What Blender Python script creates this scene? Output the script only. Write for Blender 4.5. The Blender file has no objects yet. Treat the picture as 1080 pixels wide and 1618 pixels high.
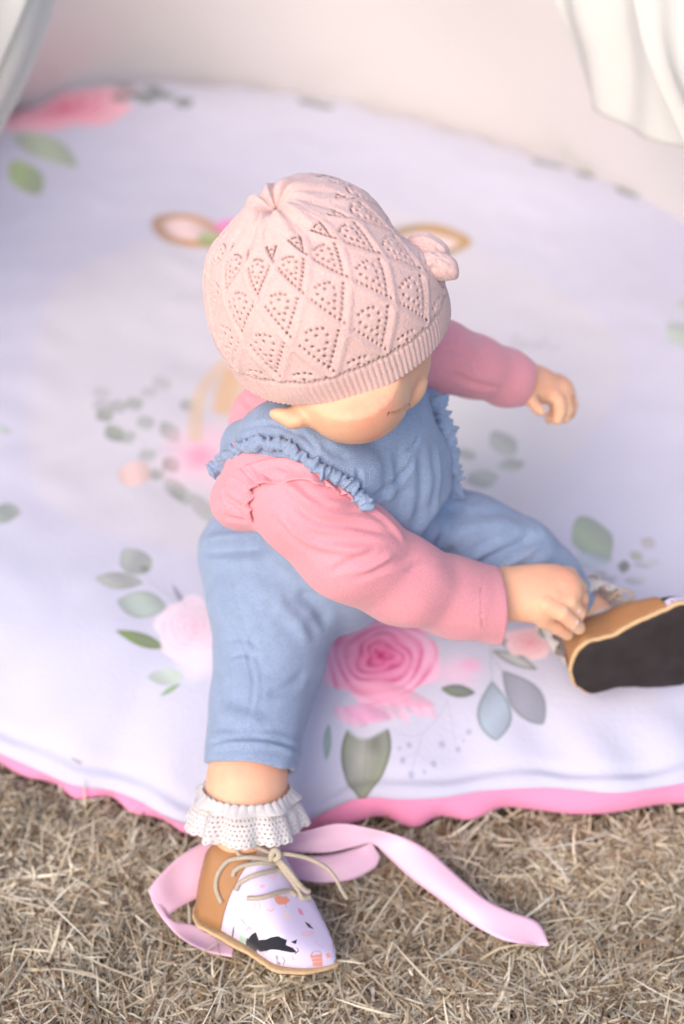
import bpy, math, random
import numpy as np
import openvdb
from mathutils import Vector
from mathutils.bvhtree import BVHTree

random.seed(7)
RNG = np.random.default_rng(7)
sc = bpy.context.scene

# ------------------------------------------------------------------ camera
PITCH = math.radians(43.0)
CAM = np.array([0.0, 0.0, 0.98])
FPX = 2250.0
cd = bpy.data.cameras.new("camera")
cam = bpy.data.objects.new("camera", cd)
sc.collection.objects.link(cam)
cam.location = CAM
cam.rotation_euler = (math.radians(90) - PITCH, 0, 0)
cd.sensor_fit = 'HORIZONTAL'
cd.sensor_width = 24.0
cd.lens = 50.0
cd.clip_start = 0.02
cd.clip_end = 500.0
cd.dof.use_dof = True
cd.dof.focus_distance = 0.968
cd.dof.aperture_fstop = 2.8
sc.camera = cam

# ------------------------------------------------------------------ light
SUN_AZ, SUN_EL = math.radians(238), math.radians(42)     # azimuth counted from +x, so behind-left of the camera
w = bpy.data.worlds.new("World")
sc.world = w
w.use_nodes = True
nt = w.node_tree
bg = nt.nodes['Background']
sky = nt.nodes.new('ShaderNodeTexSky')
sky.sky_type = 'NISHITA'
sky.sun_disc = False
sky.sun_elevation = SUN_EL
sky.sun_rotation = math.radians(90) - SUN_AZ
sky.air_density = 1.0
sky.dust_density = 2.5
sky.ozone_density = 1.2
nt.links.new(sky.outputs[0], bg.inputs[0])
bg.inputs[1].default_value = 0.15
ld = bpy.data.lights.new("sun", 'SUN')
ld.energy = 1.25
ld.angle = math.radians(50)
ld.color = (1.0, 0.84, 0.70)
sun = bpy.data.objects.new("sun", ld)
sc.collection.objects.link(sun)
sd = Vector((math.cos(SUN_AZ) * math.cos(SUN_EL), math.sin(SUN_AZ) * math.cos(SUN_EL), math.sin(SUN_EL)))
sun.rotation_euler = sd.to_track_quat('Z', 'Y').to_euler()
sc.view_settings.view_transform = 'Standard'
sc.view_settings.look = 'None'
sc.view_settings.gamma = 1.0
sc.view_settings.use_curve_mapping = False
sc.view_settings.exposure = 0.64
try:
    sc.cycles.use_denoising = True
    sc.cycles.max_bounces = 8
    sc.cycles.transparent_max_bounces = 12
except Exception:
    pass

# ------------------------------------------------------------------ helpers
_R = np.array([1.0, 0, 0])
_F = np.array([0, math.cos(PITCH), -math.sin(PITCH)])
_U = np.array([0, math.sin(PITCH), math.cos(PITCH)])


def ray(px, py):
    return _F + _R * (px - 540) / FPX + _U * (809 - py) / FPX


def PD(px, py, d):
    """photo point at optical depth d, as a world point"""
    return CAM + ray(px, py) * d


def PZ(px, py, z):
    r = ray(px, py)
    return CAM + r * ((z - CAM[2]) / r[2])


def CV(x, y, t):
    """direction given as right, up, toward the viewer"""
    v = _R * x + _U * y - _F * t
    return v / np.linalg.norm(v)


def nrm(v):
    v = np.asarray(v, float)
    return v / np.linalg.norm(v)


def spline(pts, n, closed=False):
    """Catmull-Rom through pts (any dimension), resampled evenly"""
    P = np.asarray(pts, float)
    m = len(P)
    out = []
    segs = m if closed else m - 1
    k = 24
    for i in range(segs):
        if closed:
            p0, p1, p2, p3 = P[(i - 1) % m], P[i], P[(i + 1) % m], P[(i + 2) % m]
        else:
            p1, p2 = P[i], P[i + 1]
            p0 = P[i - 1] if i > 0 else 2 * p1 - p2
            p3 = P[i + 2] if i + 2 < m else 2 * p2 - p1
        t = np.linspace(0, 1, k, endpoint=False)[:, None]
        out.append(0.5 * (2 * p1 + (p2 - p0) * t + (2 * p0 - 5 * p1 + 4 * p2 - p3) * t ** 2 + (3 * p1 - p0 - 3 * p2 + p3) * t ** 3))
    out = np.vstack(out + [P[:1] if closed else P[-1:]])
    L = np.concatenate([[0], np.cumsum(np.linalg.norm(np.diff(out[:, :3], axis=0), axis=1))])
    s = np.linspace(0, L[-1], n + 1 if closed else n)
    if closed:
        s = s[:-1]
    return np.stack([np.interp(s, L, out[:, j]) for j in range(out.shape[1])], 1)


_waves = {}


def wavy(P, scale, seed=0, n=14):
    """smooth pseudo-noise of unit size on points P; scale is the typical feature size"""
    if (seed, n) not in _waves:
        r = np.random.default_rng(seed + 100)
        _waves[(seed, n)] = (r.normal(size=(n, P.shape[1])), r.uniform(0, 6.28, n))
    K, ph = _waves[(seed, n)]
    q = P / scale
    q = q + 0.35 * np.sin(q[:, ::-1] * 1.7 + seed)
    return np.sin(q @ K.T * 1.6 + ph).sum(1) / math.sqrt(n / 2) * 0.6


def link(o, parent=None):
    sc.collection.objects.link(o)
    if parent is not None:
        o.parent = parent
    return o


def tag(o, label=None, cat=None, group=None, kind=None):
    if label: o['label'] = label
    if cat: o['category'] = cat
    if group: o['group'] = group
    if kind: o['kind'] = kind
    return o


def mk(name, V, faces, mats, parent=None, smooth=True, uv=None, midx=None, attrs=None):
    me = bpy.data.meshes.new(name)
    V = np.asarray(V, np.float32)
    F = np.asarray(faces, np.int32)
    nf, k = F.shape
    me.vertices.add(len(V))
    me.vertices.foreach_set('co', V.ravel())
    me.loops.add(nf * k)
    me.loops.foreach_set('vertex_index', F.ravel())
    me.polygons.add(nf)
    me.polygons.foreach_set('loop_start', np.arange(0, nf * k, k, dtype=np.int32))
    me.update(calc_edges=True)
    me.polygons.foreach_set('use_smooth', np.full(nf, smooth))
    if midx is not None:
        me.polygons.foreach_set('material_index', np.asarray(midx, np.int32))
    if uv is not None:
        l = me.uv_layers.new(name='UVMap')
        l.data.foreach_set('uv', np.asarray(uv, np.float32)[F.ravel()].ravel())
    for an, arr in (attrs or {}).items():
        a = me.color_attributes.new(an, 'FLOAT_COLOR', 'POINT')
        a.data.foreach_set('color', np.asarray(arr, np.float32).ravel())
    for m in (mats if isinstance(mats, (list, tuple)) else [mats]):
        me.materials.append(m)
    o = bpy.data.objects.new(name, me)
    link(o, parent)
    return o


def grid_faces(nu, nv, wrap=False):
    """faces of a grid with nu rows, nv columns, optionally wrapping the columns"""
    i = np.arange(nu - 1)[:, None]
    j = np.arange(nv if wrap else nv - 1)[None, :]
    j2 = (j + 1) % nv
    a = i * nv + j
    b = i * nv + j2
    c = (i + 1) * nv + j2
    d = (i + 1) * nv + j
    return np.stack([a, b, c, d], -1).reshape(-1, 4)


def normals(o):
    me = o.data
    n = np.empty(len(me.vertices) * 3, np.float32)
    me.vertex_normals.foreach_get('vector', n)
    return n.reshape(-1, 3)


def coords(o):
    me = o.data
    n = np.empty(len(me.vertices) * 3, np.float32)
    me.vertices.foreach_get('co', n)
    return n.reshape(-1, 3).astype(float)


def setco(o, V):
    o.data.vertices.foreach_set('co', np.asarray(V, np.float32).ravel())
    o.data.update()


def bvh(o):
    me = o.data
    return BVHTree.FromPolygons([v.co[:] for v in me.vertices], [p.vertices[:] for p in me.polygons])


def hit(tree, px, py):
    r = Vector(ray(px, py)).normalized()
    h = tree.ray_cast(Vector(CAM), r)
    return None if h[0] is None else (np.array(h[0]), np.array(h[1]))


def solid(o, t, offset=0.0):
    m = o.modifiers.new('thickness', 'SOLIDIFY')
    m.thickness = t
    m.offset = offset
    return o


# --------------------------------------------------------------- distance fields
class Field:
    def __init__(s, lo, hi, h):
        s.lo, s.h = np.array(lo, float), h
        s.n = np.ceil((np.array(hi) - s.lo) / h).astype(int) + 1
        s.d = np.full(s.n, 0.05, np.float32)

    def _win(s, lo, hi):
        a = np.clip(np.floor((lo - s.lo) / s.h).astype(int), 0, s.n)
        b = np.clip(np.ceil((hi - s.lo) / s.h).astype(int) + 1, 0, s.n)
        if (b <= a).any():
            return None, None
        ax = [(s.lo[i] + s.h * np.arange(a[i], b[i])).astype(np.float32) for i in range(3)]
        return (slice(a[0], b[0]), slice(a[1], b[1]), slice(a[2], b[2])), (ax[0][:, None, None], ax[1][None, :, None], ax[2][None, None, :])

    def _mix(s, w, e, k, mode):
        d = s.d[w]
        if mode == 'cut':
            e = -e
            h = np.maximum(k - np.abs(d - e), 0) / k
            s.d[w] = np.maximum(d, e) + h * h * k / 4
        else:
            h = np.maximum(k - np.abs(d - e), 0) / k
            s.d[w] = np.minimum(d, e) - h * h * k / 4

    def cone(s, a, ra, b, rb, k=0.01, sq=None, mode='add'):
        a, b = np.asarray(a, float), np.asarray(b, float)
        m = max(ra, rb) + k + 0.008
        w, X = s._win(np.minimum(a, b) - m, np.maximum(a, b) + m)
        if w is None:
            return
        P = [X[i] - a[i] for i in range(3)]
        if sq is not None:
            n, f = sq
            dn = (P[0] * n[0] + P[1] * n[1] + P[2] * n[2]) * (1 / f - 1)
            ab = b - a
            ab = ab + n * (ab @ n) * (1 / f - 1)
            P = [P[i] + dn * n[i] for i in range(3)]
        else:
            ab = b - a
        L = max(ab @ ab, 1e-12)
        t = np.clip((P[0] * ab[0] + P[1] * ab[1] + P[2] * ab[2]) / L, 0, 1)
        e = np.sqrt((P[0] - t * ab[0]) ** 2 + (P[1] - t * ab[1]) ** 2 + (P[2] - t * ab[2]) ** 2) - (ra + (rb - ra) * t)
        if sq is not None:
            e = e * min(1.0, (1 + sq[1]) / 2)
        s._mix(w, e, k, mode)

    def chain(s, pts, k=0.008, sq=None):
        for (a, ra), (b, rb) in zip(pts[:-1], pts[1:]):
            s.cone(a, ra, b, rb, k, sq)

    def ell(s, c, ax, r, k=0.01, mode='add'):
        """ellipsoid: centre, three axes (rows), three radii"""
        c = np.asarray(c, float)
        m = max(r) + k + 0.008
        w, X = s._win(c - m, c + m)
        if w is None:
            return
        P = [X[i] - c[i] for i in range(3)]
        q0 = q1 = 0
        for a, rr in zip(ax, r):
            u = P[0] * a[0] + P[1] * a[1] + P[2] * a[2]
            q0 = q0 + (u / rr) ** 2
            q1 = q1 + (u / rr ** 2) ** 2
        q0 = np.sqrt(q0)
        e = q0 * (q0 - 1) / np.maximum(np.sqrt(q1), 1e-6)
        s._mix(w, e, k, mode)

    def half(s, p, n, k=0.006):
        """cut away everything on the side n points to"""
        w = (slice(None),) * 3
        X = [(s.lo[i] + s.h * np.arange(s.n[i])).astype(np.float32) for i in range(3)]
        e = (X[0] - p[0])[:, None, None] * n[0] + (X[1] - p[1])[None, :, None] * n[1] + (X[2] - p[2])[None, None, :] * n[2]
        h = np.maximum(k - np.abs(s.d - e), 0) / k
        s.d = (np.maximum(s.d, e) + h * h * k / 4).astype(np.float32)

    def mesh(s, name, mat, parent=None, uv=None):
        g = openvdb.FloatGrid(background=4 * s.h)
        g.copyFromArray(np.clip(s.d, -4 * s.h, 4 * s.h))
        p, t, q = g.convertToPolygons(0.0, 0.0)
        V = p * s.h + s.lo
        # orient outward
        o = mk(name, V, q[:, ::-1], mat, parent)
        N = normals(o)
        i = np.clip(np.round((V + N * s.h * 1.5 - s.lo) / s.h).astype(int), 0, s.n - 1)
        j = np.clip(np.round((V - N * s.h * 1.5 - s.lo) / s.h).astype(int), 0, s.n - 1)
        if (s.d[i[:, 0], i[:, 1], i[:, 2]] - s.d[j[:, 0], j[:, 1], j[:, 2]]).mean() < 0:
            bpy.data.objects.remove(o)
            o = mk(name, V, q, mat, parent)
        return o


def folds(o, tree, lines, noise=0.0, nscale=0.02, seed=0):
    """push folds into a cloth mesh. line = (photo points, width m, height m)"""
    V, N = coords(o), normals(o).astype(float)
    D = np.zeros(len(V))
    for pts, wd, amp in lines:
        W = []
        for p in spline(np.array(pts, float), max(6, 5 * len(pts))):
            h = hit(tree, *p)
            if h is not None:
                W.append(h[0])
        if len(W) < 2:
            continue
        W = np.array(W)
        lo, hi = W.min(0) - 3 * wd, W.max(0) + 3 * wd
        idx = np.where(((V > lo) & (V < hi)).all(1))[0]
        if not len(idx):
            continue
        Q = V[idx]
        best = np.full(len(idx), 1e9)
        bt = np.zeros(len(idx))
        n = len(W) - 1
        for i in range(n):
            ab = W[i + 1] - W[i]
            if ab @ ab > 0.02 ** 2:
                continue
            t = np.clip(((Q - W[i]) @ ab) / max(ab @ ab, 1e-12), 0, 1)
            d = np.linalg.norm(Q - W[i] - t[:, None] * ab, axis=1)
            m = d < best
            best[m] = d[m]
            bt[m] = (i + t[m]) / n
        taper = np.clip(np.sin(np.pi * np.clip(bt, 0.02, 0.98)) * 1.8, 0, 1)
        D[idx] += amp * taper * (np.exp(-(best / wd) ** 2) - 0.35 * np.exp(-((best - 1.9 * wd) / (0.9 * wd)) ** 2))
    if noise:
        D += noise * wavy(V, nscale, seed)
    setco(o, V + N * D[:, None])


def tube(name, pts, r, mat, parent=None, seg=8, n=None, flat=None):
    """swept tube through world points; r is a number or one radius per point"""
    P = np.asarray(pts, float)
    rr = np.full(len(P), r) if np.isscalar(r) else np.asarray(r, float)
    n = n or 6 * len(P)
    Q = spline(np.column_stack([P, rr]), n)
    P, rr = Q[:, :3], Q[:, 3]
    T = np.gradient(P, axis=0)
    T /= np.linalg.norm(T, axis=1)[:, None]
    up = np.array([0.2, -0.5, 0.9])
    V = []
    for i in range(n):
        a = up - T[i] * (up @ T[i])
        a /= np.linalg.norm(a)
        up = a
        b = np.cross(T[i], a)
        th = np.arange(seg) * 2 * np.pi / seg
        V.append(P[i] + rr[i] * (np.cos(th)[:, None] * b + np.sin(th)[:, None] * a * (flat or 1)))
    V = np.vstack(V + [P[:1], P[-1:]])
    F = grid_faces(n, seg, True)
    c0, c1 = n * seg, n * seg + 1
    j = np.arange(seg)
    F = np.vstack([F, np.stack([np.full(seg, c0), (j + 1) % seg, j, j], 1), np.stack([np.full(seg, c1), (n - 1) * seg + j, (n - 1) * seg + (j + 1) % seg, (n - 1) * seg + (j + 1) % seg], 1)])
    me = bpy.data.meshes.new(name)
    me.from_pydata([tuple(v) for v in V], [], [tuple(dict.fromkeys(int(x) for x in f)) for f in F])
    me.polygons.foreach_set('use_smooth', np.ones(len(me.polygons), bool))
    me.materials.append(mat)
    return link(bpy.data.objects.new(name, me), parent)


# --------------------------------------------------------------- materials
def material(name, color, rough=0.8, sheen=0.0, sss=0.0, sss_col=None, bump=None, mottle=0.0, mscale=30, spec=0.3, coord='Object', trans=0.0, sheentint=None):
    m = bpy.data.materials.new(name)
    m.use_nodes = True
    nt = m.node_tree
    b = nt.nodes['Principled BSDF']
    b.inputs['Base Color'].default_value = (*color, 1)
    b.inputs['Roughness'].default_value = rough
    b.inputs['Specular IOR Level'].default_value = spec
    b.inputs['Sheen Weight'].default_value = sheen
    b.inputs['Sheen Roughness'].default_value = 0.5
    if sheentint:
        b.inputs['Sheen Tint'].default_value = (*sheentint, 1)
    if sss:
        b.inputs['Subsurface Weight'].default_value = sss
        b.inputs['Subsurface Radius'].default_value = sss_col or (0.012, 0.006, 0.003)
        b.inputs['Subsurface Scale'].default_value = 1.0
    tc = nt.nodes.new('ShaderNodeTexCoord')
    if mottle:
        n = nt.nodes.new('ShaderNodeTexNoise')
        n.inputs['Scale'].default_value = mscale
        n.inputs['Detail'].default_value = 5
        nt.links.new(tc.outputs[coord], n.inputs['Vector'])
        mx = nt.nodes.new('ShaderNodeMix')
        mx.data_type = 'RGBA'
        mx.inputs['A'].default_value = (*[c * (1 - mottle) for c in color], 1)
        mx.inputs['B'].default_value = (*[min(1, c * (1 + mottle)) for c in color], 1)
        nt.links.new(n.outputs['Fac'], mx.inputs['Factor'])
        nt.links.new(mx.outputs['Result'], b.inputs['Base Color'])
    if bump:
        kind, scale, dist = bump
        if kind == 'noise':
            t = nt.nodes.new('ShaderNodeTexNoise')
            t.inputs['Detail'].default_value = 3
            out = t.outputs['Fac']
        elif kind == 'voronoi':
            t = nt.nodes.new('ShaderNodeTexVoronoi')
            out = t.outputs['Distance']
        t.inputs['Scale'].default_value = scale
        nt.links.new(tc.outputs[coord], t.inputs['Vector'])
        bp = nt.nodes.new('ShaderNodeBump')
        bp.inputs['Distance'].default_value = dist
        bp.inputs['Strength'].default_value = 1.0
        nt.links.new(out, bp.inputs['Height'])
        nt.links.new(bp.outputs['Normal'], b.inputs['Normal'])
    if trans:
        tr = nt.nodes.new('ShaderNodeBsdfTranslucent')
        tr.inputs['Color'].default_value = (*color, 1)
        mi = nt.nodes.new('ShaderNodeMixShader')
        mi.inputs['Fac'].default_value = trans
        out = nt.nodes['Material Output']
        nt.links.new(b.outputs[0], mi.inputs[1])
        nt.links.new(tr.outputs[0], mi.inputs[2])
        nt.links.new(mi.outputs[0], out.inputs['Surface'])
    return m


def weave(m, scale, dist, strength=0.25, coord='Object'):
    """add a woven thread pattern in colour and relief to an existing material"""
    nt = m.node_tree
    b = nt.nodes['Principled BSDF']
    tc = nt.nodes.new('ShaderNodeTexCoord')
    v = nt.nodes.new('ShaderNodeTexVoronoi')
    v.inputs['Scale'].default_value = scale
    nt.links.new(tc.outputs[coord], v.inputs['Vector'])
    bp = nt.nodes.new('ShaderNodeBump')
    bp.inputs['Distance'].default_value = dist
    nt.links.new(v.outputs['Distance'], bp.inputs['Height'])
    nt.links.new(bp.outputs['Normal'], b.inputs['Normal'])
    src = b.inputs['Base Color']
    mx = nt.nodes.new('ShaderNodeMix')
    mx.data_type = 'RGBA'
    mx.blend_type = 'MULTIPLY'
    mx.inputs['Factor'].default_value = 1.0
    rp = nt.nodes.new('ShaderNodeValToRGB')
    rp.color_ramp.elements[0].color = (1 + strength,) * 3 + (1,)
    rp.color_ramp.elements[1].color = (1 - strength,) * 3 + (1,)
    nt.links.new(v.outputs['Distance'], rp.inputs['Fac'])
    if src.is_linked:
        nt.links.new(src.links[0].from_socket, mx.inputs['A'])
    else:
        mx.inputs['A'].default_value = src.default_value
    nt.links.new(rp.outputs['Color'], mx.inputs['B'])
    nt.links.new(mx.outputs['Result'], src)
    return m


SKIN = material('skin', (0.84, 0.49, 0.31), 0.5, sss=0.35, sss_col=(0.010, 0.004, 0.002), mottle=0.07, mscale=38, bump=('noise', 700, 0.0003))
DENIM = weave(material('chambray', (0.29, 0.37, 0.53), 0.9, sheen=0.25, mottle=0.15, mscale=120), 1300, 0.0004, 0.26)
JERSEY = weave(material('pink_jersey', (0.83, 0.33, 0.38), 0.9, sheen=0.3, mottle=0.04, mscale=40), 1250, 0.0003, 0.14)
KNIT = weave(material('dusty_pink_knit', (0.76, 0.51, 0.47), 0.95, sheen=0.35, mottle=0.05, mscale=120), 1100, 0.0005, 0.14)
WHITE_LACE = material('white_cotton_lace', (0.84, 0.80, 0.78), 0.9, sheen=0.2, bump=('noise', 700, 0.0006), trans=0.25)
SUEDE = material('tan_leather', (0.41, 0.20, 0.085), 0.55, mottle=0.12, mscale=60, bump=('noise', 800, 0.0002), spec=0.4)
RAW_EDGE = material('cut_leather_edge', (0.66, 0.44, 0.24), 0.85, mottle=0.25, mscale=300, bump=('noise', 900, 0.0005))
RUBBER = material('black_sole_rubber', (0.033, 0.026, 0.027), 0.7, mottle=0.45, mscale=70, bump=('noise', 1200, 0.0003))
CORD = material('beige_cord', (0.50, 0.42, 0.32), 0.9, mottle=0.2, mscale=500, bump=('noise', 1500, 0.0004))
SATIN = material('pink_satin', (0.87, 0.56, 0.70), 0.30, sheen=0.2, spec=0.55, trans=0.18, bump=('noise', 500, 0.00008))
PINK_COTTON = material('pink_cotton_backing', (0.84, 0.28, 0.46), 0.85, sheen=0.2, mottle=0.05, mscale=30, bump=('noise', 400, 0.0004))
CANVAS = material('cream_canvas', (0.88, 0.83, 0.79), 0.9, mottle=0.03, mscale=6, bump=('noise', 300, 0.0006), trans=0.28)
VOILE = material('sheer_white_curtain', (0.86, 0.85, 0.81), 0.9, trans=0.5, bump=('noise', 200, 0.0004))
THREAD = material('thread', (0.75, 0.45, 0.42), 0.9)
HAIR = material('light_brown_hair', (0.26, 0.14, 0.10), 0.7, mottle=0.3, mscale=200)
LASH = material('eyelash', (0.10, 0.05, 0.03), 0.7)


def blush(m):
    """pink and pale mottling of a baby's skin"""
    nt = m.node_tree
    b = nt.nodes['Principled BSDF']
    tc = nt.nodes.new('ShaderNodeTexCoord')
    n = nt.nodes.new('ShaderNodeTexNoise'); n.inputs['Scale'].default_value = 22; n.inputs['Detail'].default_value = 6; n.inputs['Roughness'].default_value = .65
    nt.links.new(tc.outputs['Object'], n.inputs['Vector'])
    r = nt.nodes.new('ShaderNodeValToRGB')
    r.color_ramp.elements[0].position = .32; r.color_ramp.elements[0].color = (0.86, 0.40, 0.27, 1)
    r.color_ramp.elements[1].position = .62; r.color_ramp.elements[1].color = (0.84, 0.52, 0.33, 1)
    nt.links.new(n.outputs['Fac'], r.inputs['Fac'])
    nt.links.new(r.outputs['Color'], b.inputs['Base Color'])


blush(SKIN)
# =============================================================== GROUND
def ground():
    m = bpy.data.materials.new('dry_thatch_soil')
    m.use_nodes = True
    nt = m.node_tree
    b = nt.nodes['Principled BSDF']
    b.inputs['Roughness'].default_value = 1.0
    b.inputs['Specular IOR Level'].default_value = 0.1
    tc = nt.nodes.new('ShaderNodeTexCoord')
    n1 = nt.nodes.new('ShaderNodeTexNoise'); n1.inputs['Scale'].default_value = 90; n1.inputs['Detail'].default_value = 8
    n2 = nt.nodes.new('ShaderNodeTexNoise'); n2.inputs['Scale'].default_value = 3; n2.inputs['Detail'].default_value = 4
    mp = nt.nodes.new('ShaderNodeMapping'); mp.inputs['Scale'].default_value = (1, 3.0, 1)
    nt.links.new(tc.outputs['Object'], mp.inputs[0]); nt.links.new(mp.outputs[0], n1.inputs['Vector']); nt.links.new(tc.outputs['Object'], n2.inputs['Vector'])
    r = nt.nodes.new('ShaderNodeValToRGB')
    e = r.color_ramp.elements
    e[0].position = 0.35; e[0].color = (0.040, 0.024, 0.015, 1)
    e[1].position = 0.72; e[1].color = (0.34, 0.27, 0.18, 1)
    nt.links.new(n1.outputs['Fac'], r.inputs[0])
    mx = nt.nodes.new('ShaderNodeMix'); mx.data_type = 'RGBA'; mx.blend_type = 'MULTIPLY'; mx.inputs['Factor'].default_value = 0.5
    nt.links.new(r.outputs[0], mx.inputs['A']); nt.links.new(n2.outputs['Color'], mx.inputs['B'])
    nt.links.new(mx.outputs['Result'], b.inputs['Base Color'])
    bp = nt.nodes.new('ShaderNodeBump'); bp.inputs['Distance'].default_value = 0.004
    nt.links.new(n1.outputs['Fac'], bp.inputs['Height']); nt.links.new(bp.outputs['Normal'], b.inputs['Normal'])
    # fine near the mat, coarse to the horizon
    ax = np.concatenate([-np.geomspace(200, 1.3, 16), np.linspace(-1.2, 1.2, 61), np.geomspace(1.3, 200, 16)])
    X, Y = np.meshgrid(ax, ax + 0.6, indexing='ij')
    V = np.stack([X, Y, np.zeros_like(X)], -1).reshape(-1, 3)
    near = np.exp(-((V[:, 0] / 2) ** 2 + ((V[:, 1] - 0.6) / 2) ** 2))
    V[:, 2] = near * 0.0015 * wavy(V, 0.08, 3) - 0.002
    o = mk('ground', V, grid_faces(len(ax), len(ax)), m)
    o.data.flip_normals() if normals(o)[len(V) // 2][2] < 0 else None
    tag(o, kind='structure')


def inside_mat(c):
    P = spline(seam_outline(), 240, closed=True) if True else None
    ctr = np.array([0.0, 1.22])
    c = c + RNG.uniform(0, 1, (len(c), 1)) ** 1.3 * np.array([0, 0.034])      # blades thinned so bare dark soil stands in for shade under the rim
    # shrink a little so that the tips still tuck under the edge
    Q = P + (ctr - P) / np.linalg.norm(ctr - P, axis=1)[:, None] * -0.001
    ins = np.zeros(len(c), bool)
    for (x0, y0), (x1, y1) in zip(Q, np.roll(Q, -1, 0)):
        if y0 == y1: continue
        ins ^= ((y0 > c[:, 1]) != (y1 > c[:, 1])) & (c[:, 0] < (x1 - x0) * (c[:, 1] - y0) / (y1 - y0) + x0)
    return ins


def straw():
    m = bpy.data.materials.new('dry_grass_blades')
    m.use_nodes = True
    nt = m.node_tree
    b = nt.nodes['Principled BSDF']
    b.inputs['Roughness'].default_value = 0.75
    b.inputs['Specular IOR Level'].default_value = 0.25
    at = nt.nodes.new('ShaderNodeAttribute'); at.attribute_name = 'tint'
    nt.links.new(at.outputs['Color'], b.inputs['Base Color'])
    r = np.random.default_rng(5)

    def field(n, x0, x1, y0, y1, lmin, lmax, wmul=1.0, tuft=False, zb=0.0, zt=0.010):
        c = np.stack([r.uniform(x0, x1, n), r.uniform(y0, y1, n)], 1)
        if tuft:      # pull blades to tuft centres
            k = max(8, n // 55)
            tc = np.stack([r.uniform(x0, x1, k), r.uniform(y0, y1, k)], 1)
            pick = r.integers(0, k, n)
            c = tc[pick] + r.normal(0, 0.006, (n, 2))
        L = r.uniform(lmin, lmax, n) * r.choice([0.6, 1.0, 1.3], n)
        az = r.uniform(0, 2 * np.pi, n)
        if tuft:
            off = c - tc[pick]
            az = np.arctan2(off[:, 1], off[:, 0]) + r.normal(0, 0.35, n)
        el = np.radians(np.abs(r.normal(0, 14, n))) if not tuft else np.radians(r.uniform(8, 62, n))
        wd = r.uniform(0.00030, 0.00105, n) * wmul
        z0 = r.uniform(zb, zt, n) ** 1.0 if not tuft else np.full(n, 0.001)
        k = 4
        t = np.linspace(0, 1, k)
        bend = r.normal(0, 0.5, n)
        droop = r.uniform(0.0, 0.9, n)
        V = np.empty((n, k, 2, 3))
        px, py, pz = c[:, 0].copy(), c[:, 1].copy(), z0.copy()
        roll = r.uniform(-0.9, 0.9, n)
        for i in range(k):
            a = az + bend * t[i]
            e = el - droop * t[i] * (el > 0.3)
            if i:
                s = L / (k - 1)
                px = px + np.cos(a) * np.cos(e) * s; py = py + np.sin(a) * np.cos(e) * s; pz = np.maximum(pz + np.sin(e) * s, 0.0005)
            hw = wd * (1.0 - 0.75 * t[i] ** 2)
            sx, sy, sz = -np.sin(a) * hw * np.cos(roll), np.cos(a) * hw * np.cos(roll), np.sin(roll) * hw
            V[:, i, 0] = np.stack([px - sx, py - sy, pz - sz], 1)
            V[:, i, 1] = np.stack([px + sx, py + sy, pz + sz], 1)
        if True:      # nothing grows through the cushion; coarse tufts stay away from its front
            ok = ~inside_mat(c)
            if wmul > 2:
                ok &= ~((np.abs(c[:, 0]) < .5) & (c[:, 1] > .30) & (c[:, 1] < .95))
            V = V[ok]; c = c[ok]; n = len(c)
        base = np.array([(0.54, 0.46, 0.34), (0.64, 0.58, 0.47), (0.36, 0.27, 0.18), (0.58, 0.52, 0.42), (0.22, 0.145, 0.095), (0.70, 0.66, 0.57), (0.48, 0.42, 0.32)])
        col = base[r.integers(0, len(base), n)] * r.uniform(0.75, 1.15, (n, 1))
        # straw patches: greyer or browner by place
        g = wavy(np.column_stack([c, np.zeros(n)]), 0.06, 8)
        col *= (1 + 0.20 * g)[:, None] * np.array([1.0, 0.965, 0.90])
        C = np.ones((n, k, 2, 4)); C[..., :3] = col[:, None, None, :]
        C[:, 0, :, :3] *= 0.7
        F = np.empty((n, k - 1, 4), int)
        base_i = (np.arange(n) * k * 2)[:, None]
        ii = np.arange(k - 1)[None, :] * 2
        F[..., 0] = base_i + ii; F[..., 1] = base_i + ii + 1; F[..., 2] = base_i + ii + 3; F[..., 3] = base_i + ii + 2
        return V.reshape(-1, 3), F.reshape(-1, 4), C.reshape(-1, 4)

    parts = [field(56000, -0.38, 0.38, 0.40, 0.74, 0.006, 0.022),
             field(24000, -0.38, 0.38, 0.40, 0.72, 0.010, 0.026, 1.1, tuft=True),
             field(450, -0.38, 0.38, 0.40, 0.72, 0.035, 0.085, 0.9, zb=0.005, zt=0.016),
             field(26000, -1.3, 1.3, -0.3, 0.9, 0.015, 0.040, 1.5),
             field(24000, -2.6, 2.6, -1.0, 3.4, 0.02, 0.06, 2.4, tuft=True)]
    Vs, Fs, Cs, off = [], [], [], 0
    for V, F, C in parts:
        Vs.append(V); Fs.append(F + off); Cs.append(C); off += len(V)
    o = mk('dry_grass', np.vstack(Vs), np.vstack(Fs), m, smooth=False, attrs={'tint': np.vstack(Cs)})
    tag(o, 'short dry straw coloured grass clippings and thatch around the floor cushion', 'grass', kind='stuff')


# =============================================================== MAT
SEAM_PX = [(-150, 1120), (-60, 1165), (0, 1193), (60, 1218), (115, 1242), (170, 1250), (220, 1268), (262, 1292), (305, 1306), (400, 1310), (478, 1302), (520, 1282),
           (562, 1264), (625, 1264), (700, 1262), (760, 1252), (850, 1246), (905, 1250), (965, 1254), (1015, 1250), (1080, 1238), (1160, 1215), (1250, 1180)]
SEAM_Z = 0.034


def seam_z(x):
    """the seam lies lower at the left front, where the edge sags onto the grass"""
    return np.interp(x, [-0.30, -0.16, -0.09, -0.05, -0.02, 0.03, 0.3], [0.017, 0.015, 0.012, 0.014, 0.022, 0.034, 0.034])


def seam_px(px, py):
    p = PZ(px, py, 0.02)
    for _ in range(4):
        p = PZ(px, py, float(seam_z(p[0])))
    return p[:2]


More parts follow.
